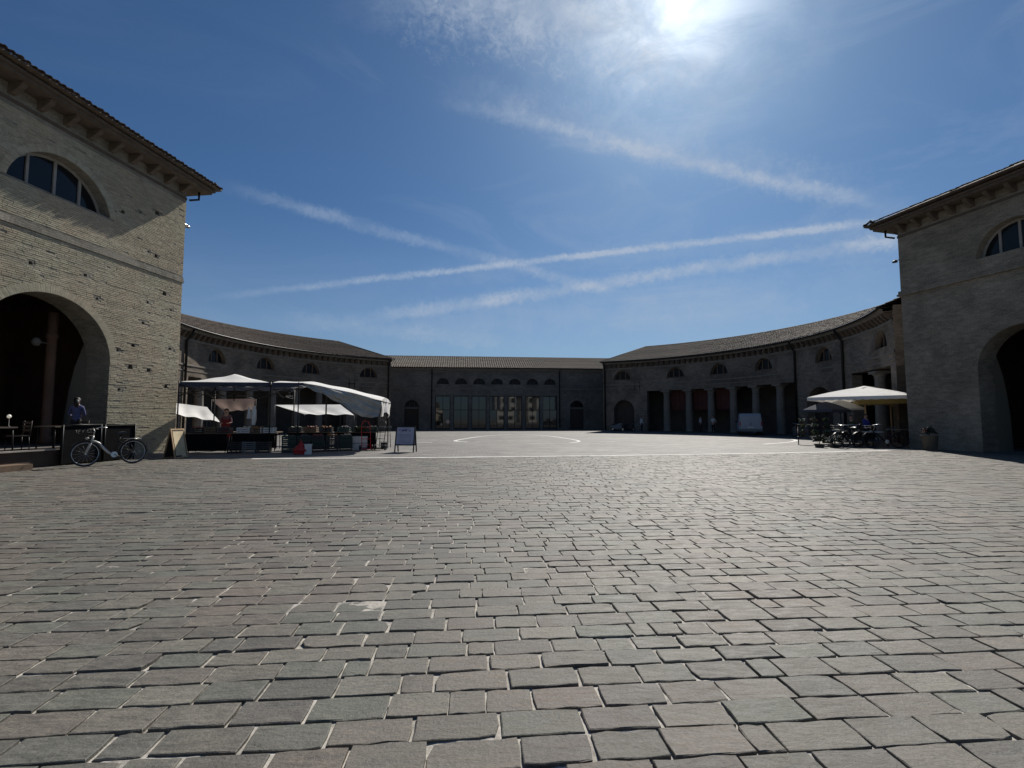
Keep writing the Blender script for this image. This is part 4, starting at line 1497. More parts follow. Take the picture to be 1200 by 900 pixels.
bk5.location = (22.6, 38.6, 0); bk5.rotation_euler = (R(3), 0, R(35))

# ---- left terrace in front of the arch
def GP(s, d, z=0): return tuple(GLW @ Vector((s, d, z)))
def terrace():
    m = MB(GLW)
    m.hexa([(-11.5, .03, -.04), (-3.9, .03, -.04), (-3.9, 1.7, -.04), (-11.5, 1.7, -.04)], [(-11.5, .03, .5), (-3.9, .03, .5), (-3.9, 1.7, .5), (-11.5, 1.7, .5)])
    t = m.build('terrace', WOOD_DK); tag(t, 'raised stone terrace in front of the left gatehouse arch', 'terrace')  # stone terrace given a near-black wood colour that stands for its shade
    e = MB(GLW); e.hexa([(-11.5, 1.62, .50), (-6.6, 1.62, .50), (-6.6, 1.78, .50), (-11.5, 1.78, .50)], [(-11.5, 1.62, .54), (-6.6, 1.62, .54), (-6.6, 1.78, .54), (-11.5, 1.78, .54)])
    e.build('edge_stone', STONE, t)
    s = MB(GLW)
    s.hexa([(-11.5, 1.72, -.04), (-7.6, 1.72, -.04), (-7.6, 2.25, -.04), (-11.5, 2.25, -.04)], [(-11.5, 1.72, .17), (-7.6, 1.72, .17), (-7.6, 2.25, .17), (-11.5, 2.25, .17)])
    s.build('step', WOOD, t)
    for k, (a, b) in enumerate(((-6.5, -5.2), (-5.1, -3.9))):
        p = MB(GLW)
        p.hexa([(a, 1.80, .05), (b, 1.80, .05), (b, 1.84, .05), (a, 1.84, .05)], [(a, 1.80, 1.25), (b, 1.80, 1.25), (b, 1.84, 1.25), (a, 1.84, 1.25)])
        o = p.build('barrier', FABRIC_DK); tag(o, ('dark fabric barrier before the terrace, the one nearer the viewer', 'dark fabric barrier before the terrace behind the bicycle')[k], 'barrier', 'barriers along the terrace')
        q = MB(GLW)
        for x in (a + .02, b - .02): q.tube([(x, 1.86, 0), (x, 1.86, 1.29)], .022, 6)
        q.tube([(a, 1.86, 1.28), (b, 1.86, 1.28)], .02, 6)
        q.build('post', IRON, o)
terrace()

def make_table(label, w, d, h, top, group=None, cat='table', round_=False):
    t = thing('table', label, cat, group=group)
    m = MB()
    if round_: m.lathe([(w / 2, 0), (w / 2, .03)], 20, c=(0, 0, h - .03))
    else: m.box((0, 0, h - .02), (w, d, .04))
    m.build('tabletop', top, t)
    if round_:
        l = MB(); l.lathe([(.22, 0), (.2, .03), (.03, .05), (.03, h - .04)], 10); l.build('leg', IRON, t)
    else:
        for sx in (-1, 1):
            for sy in (-1, 1):
                l = MB(); l.tube([(sx * (w / 2 - .06), sy * (d / 2 - .06), 0), (sx * (w / 2 - .08), sy * (d / 2 - .08), h - .04)], .02, 6); l.build('leg', IRON, t)
    return t

def make_chair(label, group, mat=WOOD_DK):
    t = thing('chair', label, 'chair', group=group)
    m = MB(); m.box((0, 0, .45), (.42, .42, .035)); m.build('seat', mat, t)
    b = MB()
    for z in (.62, .74, .86): b.box((0, .20, z), (.40, .025, .07))
    for s in (-1, 1): b.tube([(s * .19, .2, .45), (s * .19, .23, .92)], .014, 6)
    b.build('backrest', mat, t)
    for sx in (-1, 1):
        for sy in (-1, 1):
            l = MB(); l.tube([(sx * .18, sy * .18, .44), (sx * .2, sy * .2, 0)], .014, 6); l.build('leg', IRON, t)
    return t

t0 = make_table('small square café table on the left terrace, nearest the viewer', .7, .7, .74, WOOD_DK, 'terrace tables')
t0.location = GP(-7.6, .85, .5)
t1 = copy_tree(t0); t1['label'] = 'small square café table on the terrace before the person in violet blue'; t1.location = GP(-5.9, .85, .5)
c0 = make_chair('dark slatted café chair on the terrace with its back to the wall', 'terrace chairs')
c0.location = GP(-7.6, .25, .5); c0.rotation_euler = (0, 0, R(83))
for (s, d, rz, lab) in ((-7.0, .9, -20, 'dark slatted café chair on the terrace between the two tables'), (-5.2, .9, -10, 'dark slatted café chair on the terrace at the far table')):
    c = copy_tree(c0); c['label'] = lab; c.location = GP(s, d, .5); c.rotation_euler = (0, 0, R(rz))
lamp = thing('table_lamp', 'small lit lamp on the nearer terrace table', 'lamp', GP(-7.35, 1.0, 1.24))
m = MB(); m.lathe([(.05, 0), (.05, .01), (.012, .03), (.012, .26)], 10); m.build('stand', IRON, lamp)
m = MB(); m.lathe([(.005, .25), (.045, .28), (.055, .32), (.03, .36), (.003, .37)], 10); m.build('bulb', BULB, lamp)
person('person with dark hair in a violet blue shirt standing on the left terrace', GP(-4.95, .55, .5), R(212), 1.72, CLOTH_BLUE, CLOTH_BLACK, arms='fwd', long_hair=True)
person('person in a pale top seated on the left terrace beside the table', GP(-7.6, .30, .5), R(83), 1.72, CLOTH_WHITE, CLOTH_DENIM, pose='sit', arms='fwd')

# ---- sandwich boards
def sandwich(name, label, loc, rz, w, h, frame, face, spread=.42, poster=None, legs=.0):
    t = thing(name, label, 'board', loc, rz)
    for s in (-1, 1):
        X = Matrix.Translation((0, s * spread / 2, 0)) @ Matrix.Rotation(s * math.atan2(spread / 2, h), 4, 'X')
        f = MB(X)
        for x in (-w / 2, w / 2): f.box((x, 0, h / 2), (.05, .03, h))
        f.box((0, 0, h - .025), (w - .05, .03, .05)); f.box((0, 0, legs + .025), (w - .05, .03, .05))
        f.build('frame', frame, t)
        p = MB(X); p.box((0, 0, (h + legs) / 2), (w - .05, .012, h - legs - .08)); po = p.build('panel', face, t)
        if poster and s == -1:
            q = MB(X)
            q.grid(lambda u, v: (-w / 2 + .06 + (w - .12) * u, -.012 - .004 * sin(u * 5 + v * 3), .10 + (h - .2) * v - (.10 * (1 - v) * (u if u > .6 else 0))), 6, 8)
            q.build('poster', poster, po)
    return t
sb = sandwich('sandwich_board', 'wooden sandwich board with a yellowed poster at the left gatehouse corner', (-12.75, 18.55, 0), R(88), .66, 1.12, WOOD_PALE, WOOD_DK, .46, POSTER)
ab = sandwich('chalk_board', 'grey violet sandwich board on dark legs alone before the white line', (-4.72, 21.7, 0), R(-6), .84, 1.16, IRON, BOARD_FACE, .46, None, .30)
def board_ink(parent):
    m = MB(Matrix.Translation((0, -.23, 0)) @ Matrix.Rotation(-math.atan2(.23, 1.16), 4, 'X'))
    r2 = random.Random(5)
    for z, h, n in ((.98, .13, 6), (.76, .045, 9), (.66, .045, 8), (.54, .05, 7), (.44, .04, 8)):
        x = -.30
        for k in range(n):
            w = .56 / n
            a = x + w * .15
            pts = [(a + r2.uniform(0, w * .7), -.022, z + r2.uniform(-h, h) * .5) for _ in range(4)]
            m.tube(pts, .015 if h > .1 else .008, 4)
            x += w
    m.build('faded_writing', BOARD_INK, parent, kind='stuff')
board_ink(ab)

# ---- market stall on the left
U = Vector((.993, .119, 0)); Vv = Vector((-.119, .993, 0)); F0 = Vector((-14.30, 20.8, 0)); DP = 3.2
def SP(t, v, z=0): return F0 + U * t + Vv * v + Vector((0, 0, z))
def canopy_a():
    root = thing('market_canopy', 'white peaked market canopy on poles beside the left gatehouse', 'canopy', SP(0, 0))
    inv = Matrix.Translation(-SP(0, 0))
    S = 3.75
    m = MB(inv)
    def roof(u, v):
        uu = u / .84 if u < .42 else .5 + (u - .42) / 1.16
        e = max(abs(uu - .5), abs(v - .5)) * 2
        z = 3.05 + .50 * (1 - e) ** .92 - .06 * sin(pi * min(1, e)) + .012 * sin(u * 23 + v * 7)
        return SP(S * u, DP * v, z)
    m.grid(roof, 24, 24)
    m.build('roof_fabric', FABRIC_W, root)
    va = MB(inv)
    P_ = [(0, 0), (S, 0), (S, DP), (0, DP)]
    for k in range(4):
        a, b = P_[k], P_[(k + 1) % 4]
        va.grid(lambda u, v: SP(a[0] + (b[0] - a[0]) * u, a[1] + (b[1] - a[1]) * u, 3.06 - .20 * v - .012 * sin(u * 40) * v) + Vv * (.012 * sin(u * 33) * v), 24, 2)
    va.build('valance', FABRIC_NAVY, root)
    for t, v in P_:
        p = MB(inv); p.tube([SP(t, v, 0), SP(t, v, 3.08)], .028, 8); p.box(SP(t, v, .01), (.16, .16, .02)); p.build('pole', IRON, root)
    f = MB(inv)
    for k in range(4):
        a, b = P_[k], P_[(k + 1) % 4]
        g = lambda u, z: SP(a[0] + (b[0] - a[0]) * u, a[1] + (b[1] - a[1]) * u, z)
        for j in range(2):
            f.tube([g(j * .5, 2.95), g(j * .5 + .5, 2.45)], .016, 6); f.tube([g(j * .5, 2.45), g(j * .5 + .5, 2.95)], .016, 6)
    f.tube([SP(S * .42, DP / 2, 2.3), SP(S * .42, DP / 2, 3.5)], .025, 8)
    for t, v in P_: f.tube([SP(t, v, 2.6), SP(S * .42, DP / 2, 2.5)], .014, 6)
    f.build('folding_frame', IRON, root)
canopy_a()
def canopy_b():
    root = thing('market_canopy', 'white market canopy sagging to the right with a loose front flap', 'canopy', SP(3.8, 0))
    inv = Matrix.Translation(-SP(3.8, 0))
    T0, T1, T2 = 3.80, 5.12, 8.5
    def zt(t): return 3.05 if t < T1 else 3.05 - (t - T1) / (T2 - T1) * .76 + .05 * sin((t - T1) / (T2 - T1) * pi)
    m = MB(inv)
    def roof(u, v):
        t = T0 + (T2 - T0) * u
        return SP(t, DP * v, zt(t) + .16 * sin(pi * v) + .015 * sin(u * 19 + v * 5))
    m.grid(roof, 30, 14)
    m.build('roof_fabric', FABRIC_W, root)
    fl = MB(inv)
    def flap(u, v):
        t = T1 - .12 + (T2 - T1 + .12) * u
        hang = .16 + .80 * min(1, u / .78) ** 1.5 - .22 * max(0, u - .78) / .22
        w = .09 * sin(u * 19 + v * 5) * v + .07 * sin(u * 33 - v * 8) * v + .12 * sin(v * pi) * sin(u * 9 + v * 2) + .05 * sin(v * 17 - u * 12) * (.3 + u)
        return SP(t - .10 * v * v * u, w - .12 * v, zt(t) - hang * v + .03 * sin(u * 26) * v)
    fl.grid(flap, 60, 16)
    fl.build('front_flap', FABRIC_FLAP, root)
    f2 = MB(inv)
    def side(u, v):
        w = .06 * sin(u * 21 + v * 3) * v + .05 * sin(u * 9 + 2) * v
        return SP(T2 + w - .03 * v, DP * u, zt(T2) + .16 * sin(pi * u) - (.72 + .08 * sin(u * 8)) * v)
    f2.grid(side, 30, 8)
    f2.build('side_flap', FABRIC_W, root)
    va = MB(inv)
    va.grid(lambda u, v: SP(T0 + (T1 - T0) * u, .012 * sin(u * 30) * v, 3.06 - .2 * v), 12, 2)
    va.build('valance', FABRIC_NAVY, root)
    for t, v, z in ((T0 + 1.05, .25, 3.1), (T1 + .6, 1.6, 3.0), (T1 + .2, DP - .1, 3.1), (T2 - .1, DP - .1, 2.3)):
        p = MB(inv); p.tube([SP(t, v, 0), SP(t, v, z)], .026, 8); p.build('pole', IRON, root)
    f = MB(inv)
    f.tube([SP(T0, .05, 2.98), SP(T1, .05, 2.98)], .02, 6); f.tube([SP(T0, .05, 2.75), SP(T1, .05, 2.75)], .016, 6)
    f.tube([SP(T1, .05, 2.98), SP(T2, .02, zt(T2) - .03)], .02, 6)
    f.tube([SP(T2, 0, zt(T2) - .03), SP(T2, DP, zt(T2) - .03)], .02, 6)
    f.build('folding_frame', IRON, root)
canopy_b()

def sheet(name, label, cat, c, Ys, mat, sag=.08):
    """cloth stretched between four corners seen at pixels c, at distances Ys"""
    P_ = [at(p[0], p[1], y) for p, y in zip(c, Ys)]
    m = MB(Matrix.Translation(-Vector((P_[3].x, P_[3].y, 0))))
    def f(u, v):
        a = P_[0].lerp(P_[1], u); b = P_[3].lerp(P_[2], u)
        q = a.lerp(b, v)
        return q + Vector((0, -.04 * sin(u * 13 + v * 5), -sag * sin(pi * u) * sin(pi * v) + .03 * sin(u * 17) * v))
    m.grid(f, 20, 8)
    t = thing(name, label, cat, (P_[3].x, P_[3].y, 0))
    m.build('cloth', mat, t)
    for k in range(4):
        p = MB(Matrix.Translation(-Vector((P_[3].x, P_[3].y, 0)))); p.tube([(P_[k].x, P_[k].y, 0), tuple(P_[k])], .02, 6); p.build('pole', IRON, t)
    return t
sheet('awning', 'low white awning at the back of the stall by the gatehouse', 'awning', ((203, 472), (243, 477), (258, 494.5), (203, 485)), (27.6, 27.8, 26.0, 25.8), FABRIC_W)
sheet('awning', 'long white awning behind the sagging canopy', 'awning', ((322, 474.5), (399, 474), (415, 486), (357, 485.5)), (28.6, 28.9, 27.2, 27), FABRIC_W)
sheet('awning', 'brownish awning behind the person in the red apron', 'awning', ((248, 468), (300, 467), (297, 480), (262, 482)), (28.6, 28.9, 27.8, 27.6), FABRIC_BEIGE)

person('person in a red apron standing between the produce tables', (-13.35, 22.75, 0.12), R(20), 1.82, CLOTH_MAUVE, CLOTH_DENIM, arms='fwd', apron=FABRIC_RED, long_hair=True)
bx = MB(); bx.box((0, 0, .06), (.9, .6, .10)); bo = bx.build('pallet', WOOD); bo.location = (-13.35, 22.75, 0.003); bo.rotation_euler = (0, 0, R(20)); tag(bo, 'low wooden pallet under the person in the red apron', 'pallet')

def trestle(label, t, v, w, d, h=.84):
    o = thing('market_table', label, 'table', SP(t, v), math.atan2(U.y, U.x), 'produce tables')
    m = MB(); m.box((0, 0, h - .02), (w, d, .04)); m.build('tabletop', WOOD, o)
    c = MB()
    def cl(u, q):
        x = -w / 2 + w * u
        return (x, -d / 2 - .02 - .015 * sin(u * 37) * (1 - q), h - .03 - (h - .10) * (1 - q))
    c.grid(cl, 30, 4)
    c.build('tablecloth', FABRIC_DK, o)
    for sx in (-1, 1):
        for sy in (-1, 1):
            l = MB(); l.tube([(sx * (w / 2 - .1), sy * (d / 2 - .1), 0), (sx * (w / 2 - .12), sy * (d / 2 - .1), h - .04)], .02, 6); l.build('leg', IRON, o)
    return o
trestle('dark clothed produce table next to the gatehouse corner', 1.05, .7, 1.7, .8)
trestle('dark clothed produce table right of the red apron', 2.95, .7, 1.6, .8)
trestle('dark clothed table at the back of the stall', 2.0, 2.7, 2.6, .8)

trestle('dark clothed table behind the crate stacks, next to the peaked canopy', 5.0, 1.9, 1.9, .8)
trestle('dark clothed table behind the crate stacks, under the loose flap', 7.1, 1.9, 1.9, .8)

def crate_mesh(name, mat, w=.56, d=.38, h=.24):
    m = MB()
    for sx in (-1, 1):
        for sy in (-1, 1): m.box((sx * (w / 2 - .02), sy * (d / 2 - .02), h / 2), (.04, .04, h))
    m.box((0, 0, .015), (w - .06, d - .06, .015))
    for z in (.03, .115, .20):
        for s in (-1, 1):
            m.box((0, s * (d / 2 - .01), z), (w - .082, .014, .055)); m.box((s * (w / 2 - .01), 0, z), (.014, d - .082, .055))
    return m.mesh(name, mat)
CR = {k: crate_mesh('crate', mt) for k, mt in (('black', PLASTIC_BK), ('green', PLASTIC_GN), ('grey', PLASTIC_GY), ('white', PLASTIC_WT), ('wood', WOOD))}
def heap_mesh(mat, seed):
    m = MB(); r2 = random.Random(seed)
    for k in range(14):
        x, y = r2.uniform(-.2, .2), r2.uniform(-.12, .12); r = r2.uniform(.04, .06)
        m.lathe([(.002, -r), (r * .75, -r * .65), (r, 0), (r * .75, r * .65), (.002, r)], 7, c=(x, y, .19 + r2.uniform(0, .06)), cap=False)
    return m.mesh('produce', mat)
HEAP = [heap_mesh(mottled('produce_%s' % n, c, .6, .3, 8, 0), i) for i, (n, c) in enumerate((('tomato', (.16, .018, .014)), ('leafy', (.03, .06, .018)), ('pale', (.42, .38, .30)), ('aubergine', (.03, .012, .03)), ('orange', (.30, .11, .02))))]
HN = ('red', 'green', 'pale', 'dark purple', 'orange')
def crate(kind, loc, rz, label, heap=None, group='crates of the left stall'):
    o = obj('crate', CR[kind], None, loc, (0, 0, rz))
    tag(o, label, 'crate', group)
    if heap is not None: obj('produce', HEAP[heap], o)
    return o
ru = math.atan2(U.y, U.x)
kinds = ('green', 'green', 'black', 'black', 'green')
place = ('leftmost stack', 'second stack from the left', 'middle stack', 'second stack from the right', 'rightmost stack')
A_, B_ = Vector((-9.75, 21.35, 0)), Vector((-7.75, 22.75, 0))
for k in range(5):
    p = A_.lerp(B_, k / 4)
    lev = ('bottom', 'second', 'third')
    for z in range(3):
        q = p + Vector((rnd.gauss(0, .012), rnd.gauss(0, .012), z * .245 + .002))
        heap = (1, 3, 0, 4, 2)[k] if z == 2 else None
        crate(kinds[k] if z != 1 else ('black' if k % 2 else 'green'), q, ru + .26 + rnd.gauss(0, .03),
              '%s crate, %s of produce crates, %s' % ((kinds[k] if z != 1 else ('black' if k % 2 else 'green')), place[k], ('on the ground', 'middle one', 'topmost, with %s produce' % HN[(1, 3, 0, 4, 2)[k]])[z]), heap)
for k, (t, kind, heap) in enumerate(((.55, 'black', 0), (1.15, 'wood', 1), (1.65, 'black', 3), (2.5, 'white', 2), (3.05, 'wood', 4), (3.5, 'white', 1))):
    crate(kind, SP(t, .62, .845), ru, '%s crate of %s produce on the %s clothed table' % (('black', 'wooden', 'black', 'white', 'wooden', 'white')[k], HN[heap], ('corner side of the left', 'middle of the left', 'right end of the left', 'left end of the right', 'middle of the right', 'right end of the right')[k]), heap)
for k, (t, v, kind, heap) in enumerate(((4.3, 1.8, 'black', 1), (5.0, 1.85, 'wood', 0), (5.7, 1.8, 'black', 4), (6.5, 1.85, 'green', 3), (7.2, 1.8, 'black', 1), (7.8, 1.9, 'green', 2))):
    crate(kind, SP(t, v, .845), ru + rnd.gauss(0, .05), '%s crate of %s produce on the table behind, %s' % ({'wood': 'wooden'}.get(kind, kind), HN[heap], ('far left', 'left of middle', 'right of the wooden one', 'left under the flap', 'middle under the flap', 'far right under the flap')[k]), heap)
for k, (t, kind) in enumerate(((2.35, 'black'), (2.95, 'grey'), (3.5, 'black'))):
    for z in range(2):
        crate(kind, SP(t, .12, z * .245 + .002), ru + rnd.gauss(0, .04), '%s crate on the ground before the right clothed table, %s of the %s pair' % (kind, ('lower', 'upper')[z], ('left', 'middle', 'right')[k]))
def pale_boxes():
    for z in range(2):
        m = MB(); w, d, h = .66, .5, .30
        m.box((0, 0, h / 2), (w, d, h)); m.box((0, 0, h - .03), (w + .03, d + .03, .05))
        o = m.build('foam_box', PLASTIC_WT); o.location = (-7.22, 23.25, z * .335 + .003); o.rotation_euler = (0, 0, ru + .1)
        tag(o, ('pale foam box on the ground right of the crate stacks', 'pale foam box on top of another right of the crate stacks')[z], 'box', 'foam boxes')
        l = MB(); l.box((0, 0, h + .0105), (w - .02, d - .02, .02)); l.build('lid', PLASTIC_GY, o)
pale_boxes()
def red_bag():
    m = MB()
    def f(u, v):
        a = 2 * pi * u
        r = (.21, .25, .20, .11, .05)[min(4, int(v * 4.99))] * (1 + .15 * sin(a * 5 + v * 9))
        return (r * cos(a) + .06 * v, r * sin(a) * .8, .012 + .50 * v + .02 * sin(a * 3))
    m.grid(f, 24, 10)
    o = m.build('shopping_bag', SPORTS_RED); o.location = (-8.80, 20.25, 0.0); tag(o, 'crumpled red plastic bag on the ground at the stall front', 'bag')
    h = MB(); h.tube([(-.02, 0, .5), (.03, 0, .62), (.12, 0, .5)], .012, 6); h.build('handle', SPORTS_RED, o)
    b = MB(); b.box((0, 0, .2), (.26, .22, .40)); b.box((0, 0, .4), (.30, .26, .03)); o = b.build('bin', PLASTIC_WT)
    o.location = (-8.48, 20.35, .002); o.rotation_euler = (0, 0, .3); tag(o, 'small white bin beside the crumpled red bag', 'bin')
red_bag()
def hang_bag():
    o = thing('hanging_bags', 'white plastic bags hanging from the canopy frame', 'bags', SP(2.9, .5, 0))
    m = MB()
    m.grid(lambda u, v: (.10 * cos(2 * pi * u) * (.35 + .65 * sin(pi * min(1, v * .9 + .05))) * (1 + .25 * sin(u * 31 + v * 8)), .10 * sin(2 * pi * u) * (.4 + .6 * v), 2.05 - .85 * v), 16, 10)
    m.build('bag', FABRIC_W, o)
    m2 = MB(); m2.tube([(0, 0, 2.02), (0, 0, 2.5)], .008, 5); m2.build('cord', IRON, o)
    m3 = MB()
    m3.grid(lambda u, v: (-.22 + .08 * cos(2 * pi * u) * (.4 + .6 * v) * (1 + .3 * sin(u * 25 + v * 6)), .07 * sin(2 * pi * u), 1.98 - .5 * v), 14, 8)
    m3.build('bag', FABRIC_W, o)
hang_bag()

def hand_truck(label, loc, rz, mat):
    t = thing('hand_truck', label, 'hand truck', loc, rz, 'hand trucks by the stall')
    tilt = Matrix.Rotation(R(-14), 4, 'X')
    m = MB(tilt)
    for s in (-1, 1): m.tube([(s * .20, 0, .06), (s * .20, 0, 1.15), (s * .12, .03, 1.38), (0, .05, 1.42)], .017, 7)
    for z in (.25, .55, .85, 1.1): m.tube([(-.2, 0, z), (.2, 0, z)], .012, 6)
    m.build('frame', mat, t)
    p = MB(tilt); p.box((0, -.14, .05), (.46, .28, .015)); p.build('toe_plate', mat, t)
    for s in (-1, 1):
        w = MB(); w.torus((s * .27, .1, .13), .095, .035, 'X', 16, 8); wo = w.build('wheel', RUBBER, t)
        r = MB(); r.tube([(s * .25, .1, .13), (s * .29, .1, .13)], .065, 10); r.build('hub', mat, wo)
    a = MB(); a.tube([(-.27, .1, .13), (.27, .1, .13)], .012, 6); a.build('axle', IRON, t)
    return t
hand_truck('red hand truck standing right of the sagging canopy', (-6.78, 22.75, 0), R(25), SPORTS_RED)
hand_truck('black hand truck beside the red one right of the sagging canopy', (-6.22, 22.85, 0), R(-15), IRON)
def rack():
    t = thing('folding_rack', 'thin wire folding rack with a small tray near the hand trucks', 'rack', (-6.55, 25.2, 0), .2)
    m = MB()
    for sx in (-1, 1):
        for sy in (-1, 1): m.tube([(sx * .28, sy * .2, 0), (sx * .24, -sy * .05, 1.0)], .010, 6)
    for z in (.3, .62): m.tube([(-.27, .12, z), (.27, .12, z)], .008, 5)
    m.build('legs', IRON, t)
    b = MB(); b.box((0, 0, 1.02), (.6, .34, .02))
    for s in (-1, 1): b.box((0, s * .17, 1.06), (.6, .012, .06))
    b.build('tray', PLASTIC_GY, t)
    m = MB(); m.box((0, 0, .14), (.30, .26, .28)); m.box((0, 0, .285), (.34, .30, .03)); m.box((0, -.135, .16), (.2, .012, .08), 1)
    o = m.build('cool_box', [PLASTIC_BK, PLASTIC_GY]); o.location = (-6.35, 24.3, .003); tag(o, 'small black cool box beside the wire rack', 'box')
rack()

# ---- right hand café corner
def parasol(label, c, side, rz, hem, apex, mat, val=.20, post=WOOD_PALE, vents=True, cat='parasol', top_mat=None):
    t = thing('parasol', label, cat, (c[0], c[1], 0), rz)
    m = MB()
    h = side / 2
    def f(u, v):
        x, y = (u - .5) * 2, (v - .5) * 2
        e = max(abs(x), abs(y))
        return (x * h, y * h, apex + (hem - apex) * e ** 1.35 - .03 * sin(pi * e) * (1 - (min(abs(x), abs(y)) / max(e, .01))))
    m.grid(f, 20, 20, smooth=False)
    m.build('canopy', mat, t)
    if val:
        va = MB(); P_ = [(-h, -h), (h, -h), (h, h), (-h, h)]
        for k in range(4):
            a, b = P_[k], P_[(k + 1) % 4]
            va.grid(lambda u, v: (a[0] + (b[0] - a[0]) * u, a[1] + (b[1] - a[1]) * u, hem + .004 - (val - .03 * sin(u * pi * 12) ** 2) * v), 24, 1)
        va.build('valance', mat, t)
    p = MB(); p.tube([(0, 0, 0), (0, 0, apex - .02)], .045 if side > 3 else .025, 10); p.box((0, 0, .05), (.7 if side > 3 else .4, .7 if side > 3 else .4, .10)); p.build('post', post, t)
    if vents:
        vm = MB(); vm.lathe([(.60, -.12), (.5, -.07), (.1, .02), (.02, .04)], 4, c=(0, 0, apex + .03), smooth=False, cap=False)
        vm.build('vent_cap', mat, t)
    for k in range(8):
        a = k * pi / 4 + pi / 8 * 0
        e = h if k % 2 == 0 else h * math.sqrt(2)
        r_ = MB(); r_.tube([(0, 0, apex - .10), (e * cos(a) * .97, e * sin(a) * .97, hem - .01)], .014, 6)
        r_.tube([(0, 0, hem - .35), (e * cos(a) * .5, e * sin(a) * .5, (hem + apex) / 2 - .06)], .012, 6)
        r_.build('rib', post, t)
    return t
A1, B1 = Vector((17.2, 28.4, 0)), Vector((20.5, 25.3, 0))
e1 = (B1 - A1).normalized(); n1 = Vector((-e1.y, e1.x, 0))
n1 = n1 if n1.y > 0 else -n1
cpar = A1 + e1 * 2.5 + n1 * 2.45
parasol('big square white parasol at the corner of the right gatehouse', cpar, 4.9, math.atan2(e1.y, e1.x), 2.70, 3.32, FABRIC_W)
parasol('small white parasol under the edge of the big square one', (20.4, 30.2, 0), 2.1, R(-20), 2.1, 2.62, FABRIC_W, .1, IRON, False)
parasol('yellow parasol glowing behind the big white one', (22.6, 29.0, 0), 3.4, R(-30), 2.52, 3.0, FABRIC_YEL, .22, WOOD_PALE, False)
parasol('navy blue parasol above the flower stand', (19.0, 29.4, 0), 1.8, R(25), 2.0, 2.5, FABRIC_NAVY, .16, IRON, False)

def plant(name, label, loc, r, h, pot_h, flower=None, pot=TERRACOTTA, group=None, seed=1, pot_r=None, n=620, leaf=LEAF, cat='plant'):
    t = thing(name, label, cat, loc, 0, group)
    pr = pot_r or r * .6
    p = MB(); p.lathe([(pr * .75, 0), (pr, pot_h), (pr * 1.05, pot_h), (pr * .95, pot_h - .02), (pr * .9, pot_h - .03)], 14); p.build('pot', pot, t)
    r2 = random.Random(seed)
    m = MB(); fm = MB()
    for k in range(n):
        a = r2.uniform(0, 2 * pi); b = math.acos(r2.uniform(-.5, 1)); q = r2.random() ** .4
        lump = .75 + .35 * sin(a * 3 + seed) * sin(b * 4)
        c = Vector((r * q * sin(b) * cos(a) * lump, r * q * sin(b) * sin(a) * lump, pot_h + h * .4 + h * .55 * q * cos(b) * lump))
        d = Vector((r2.gauss(0, 1), r2.gauss(0, 1), r2.gauss(.3, 1))).normalized(); s = d.orthogonal().normalized()
        w = r2.uniform(.045, .085)
        M_ = m
        if flower and r2.random() < .22 and q > .75: M_ = fm; w *= .8
        M_.poly([c - d * w, c + s * w * .5, c + d * w, c - s * w * .5])
    m.tube([(0, 0, pot_h - .02), (.02, 0, pot_h + h * .3)], .02, 6)
    m.build('foliage', leaf, t)
    if flower and fm.f: fm.build('blossom', flower, t)
    return t
plant('potted_bush', 'low dark bush in a pot left of the bicycles', (15.8, 25.1, 0), .42, .58, .18, None, STONE_DK, 'low bushes by the café', 3, leaf=LEAF_DK)
plant('potted_bush', 'low dark bush in a pot next to the front wheel of the bicycles', (16.5, 25.0, 0), .40, .54, .18, FLOWER_WT, STONE_DK, 'low bushes by the café', 4, leaf=LEAF_DK)
plant('potted_plant', 'dark leafy plant in a pot on top of the pale foam boxes', (-7.22, 23.25, .672), .30, .40, .12, None, PLASTIC_BK, None, 11, .13, 420, LEAF_DK)
def flower_stand():
    t = thing('flower_stand', 'stepped wooden flower stand under the navy parasol', 'stand', (17.0, 27.4, 0), R(-30))
    for k, (y, z) in enumerate(((-.35, .45), (0, .80), (.32, 1.12))):
        m = MB(); m.box((0, y, z), (1.7, .34, .03)); m.build('shelf', WOOD_DK, t)
    for sx in (-1, 1):
        m = MB(); m.tube([(sx * .8, -.5, 0), (sx * .8, .42, 1.1)], .025, 6); m.tube([(sx * .8, .42, 0), (sx * .8, .42, 1.1)], .025, 6); m.build('leg', WOOD_DK, t)
    cnt = 0
    names = ('red', 'yellow', 'white'); mats = (FLOWER_RED, FLOWER_YEL, FLOWER_WT)
    rows = ('lowest', 'middle', 'top')
    for k, (y, z) in enumerate(((-.35, .466), (0, .816), (.32, 1.136))):
        for j in range(3):
            x = -.58 + .58 * j
            c, s = cos(R(-30)), sin(R(-30))
            f = (k + j) % 3
            plant('potted_flowers', '%s flowers in a pot on the %s shelf of the flower stand, %s' % (names[f], rows[k], ('left end', 'middle', 'right end')[j]),
                  (17.0 + x * c - y * s, 27.4 + x * s + y * c, z), .20, .30, .13, mats[f], TERRACOTTA, 'potted flowers on the stand', 20 + cnt, .085, 130)
            cnt += 1
flower_stand()
rt = make_table('round white table among the bicycles under the big parasol', .95, .95, .80, PLASTIC_WT, 'tables of the right café', round_=True); rt.location = (18.7, 25.3, 0)
rt2 = make_table('round white table farther back under the big parasol', .9, .9, .80, PLASTIC_WT, 'tables of the right café', round_=True); rt2.location = (19.2, 28.6, 0)
ch = make_chair('dark chair at the farther round table, on its right', 'chairs of the right café'); ch.location = (20.1, 28.5, 0); ch.rotation_euler = (0, 0, R(-80))
ch2 = copy_tree(ch); ch2['label'] = 'dark chair at the farther round table, on its left'; ch2.location = (18.4, 28.3, 0); ch2.rotation_euler = (0, 0, R(95))
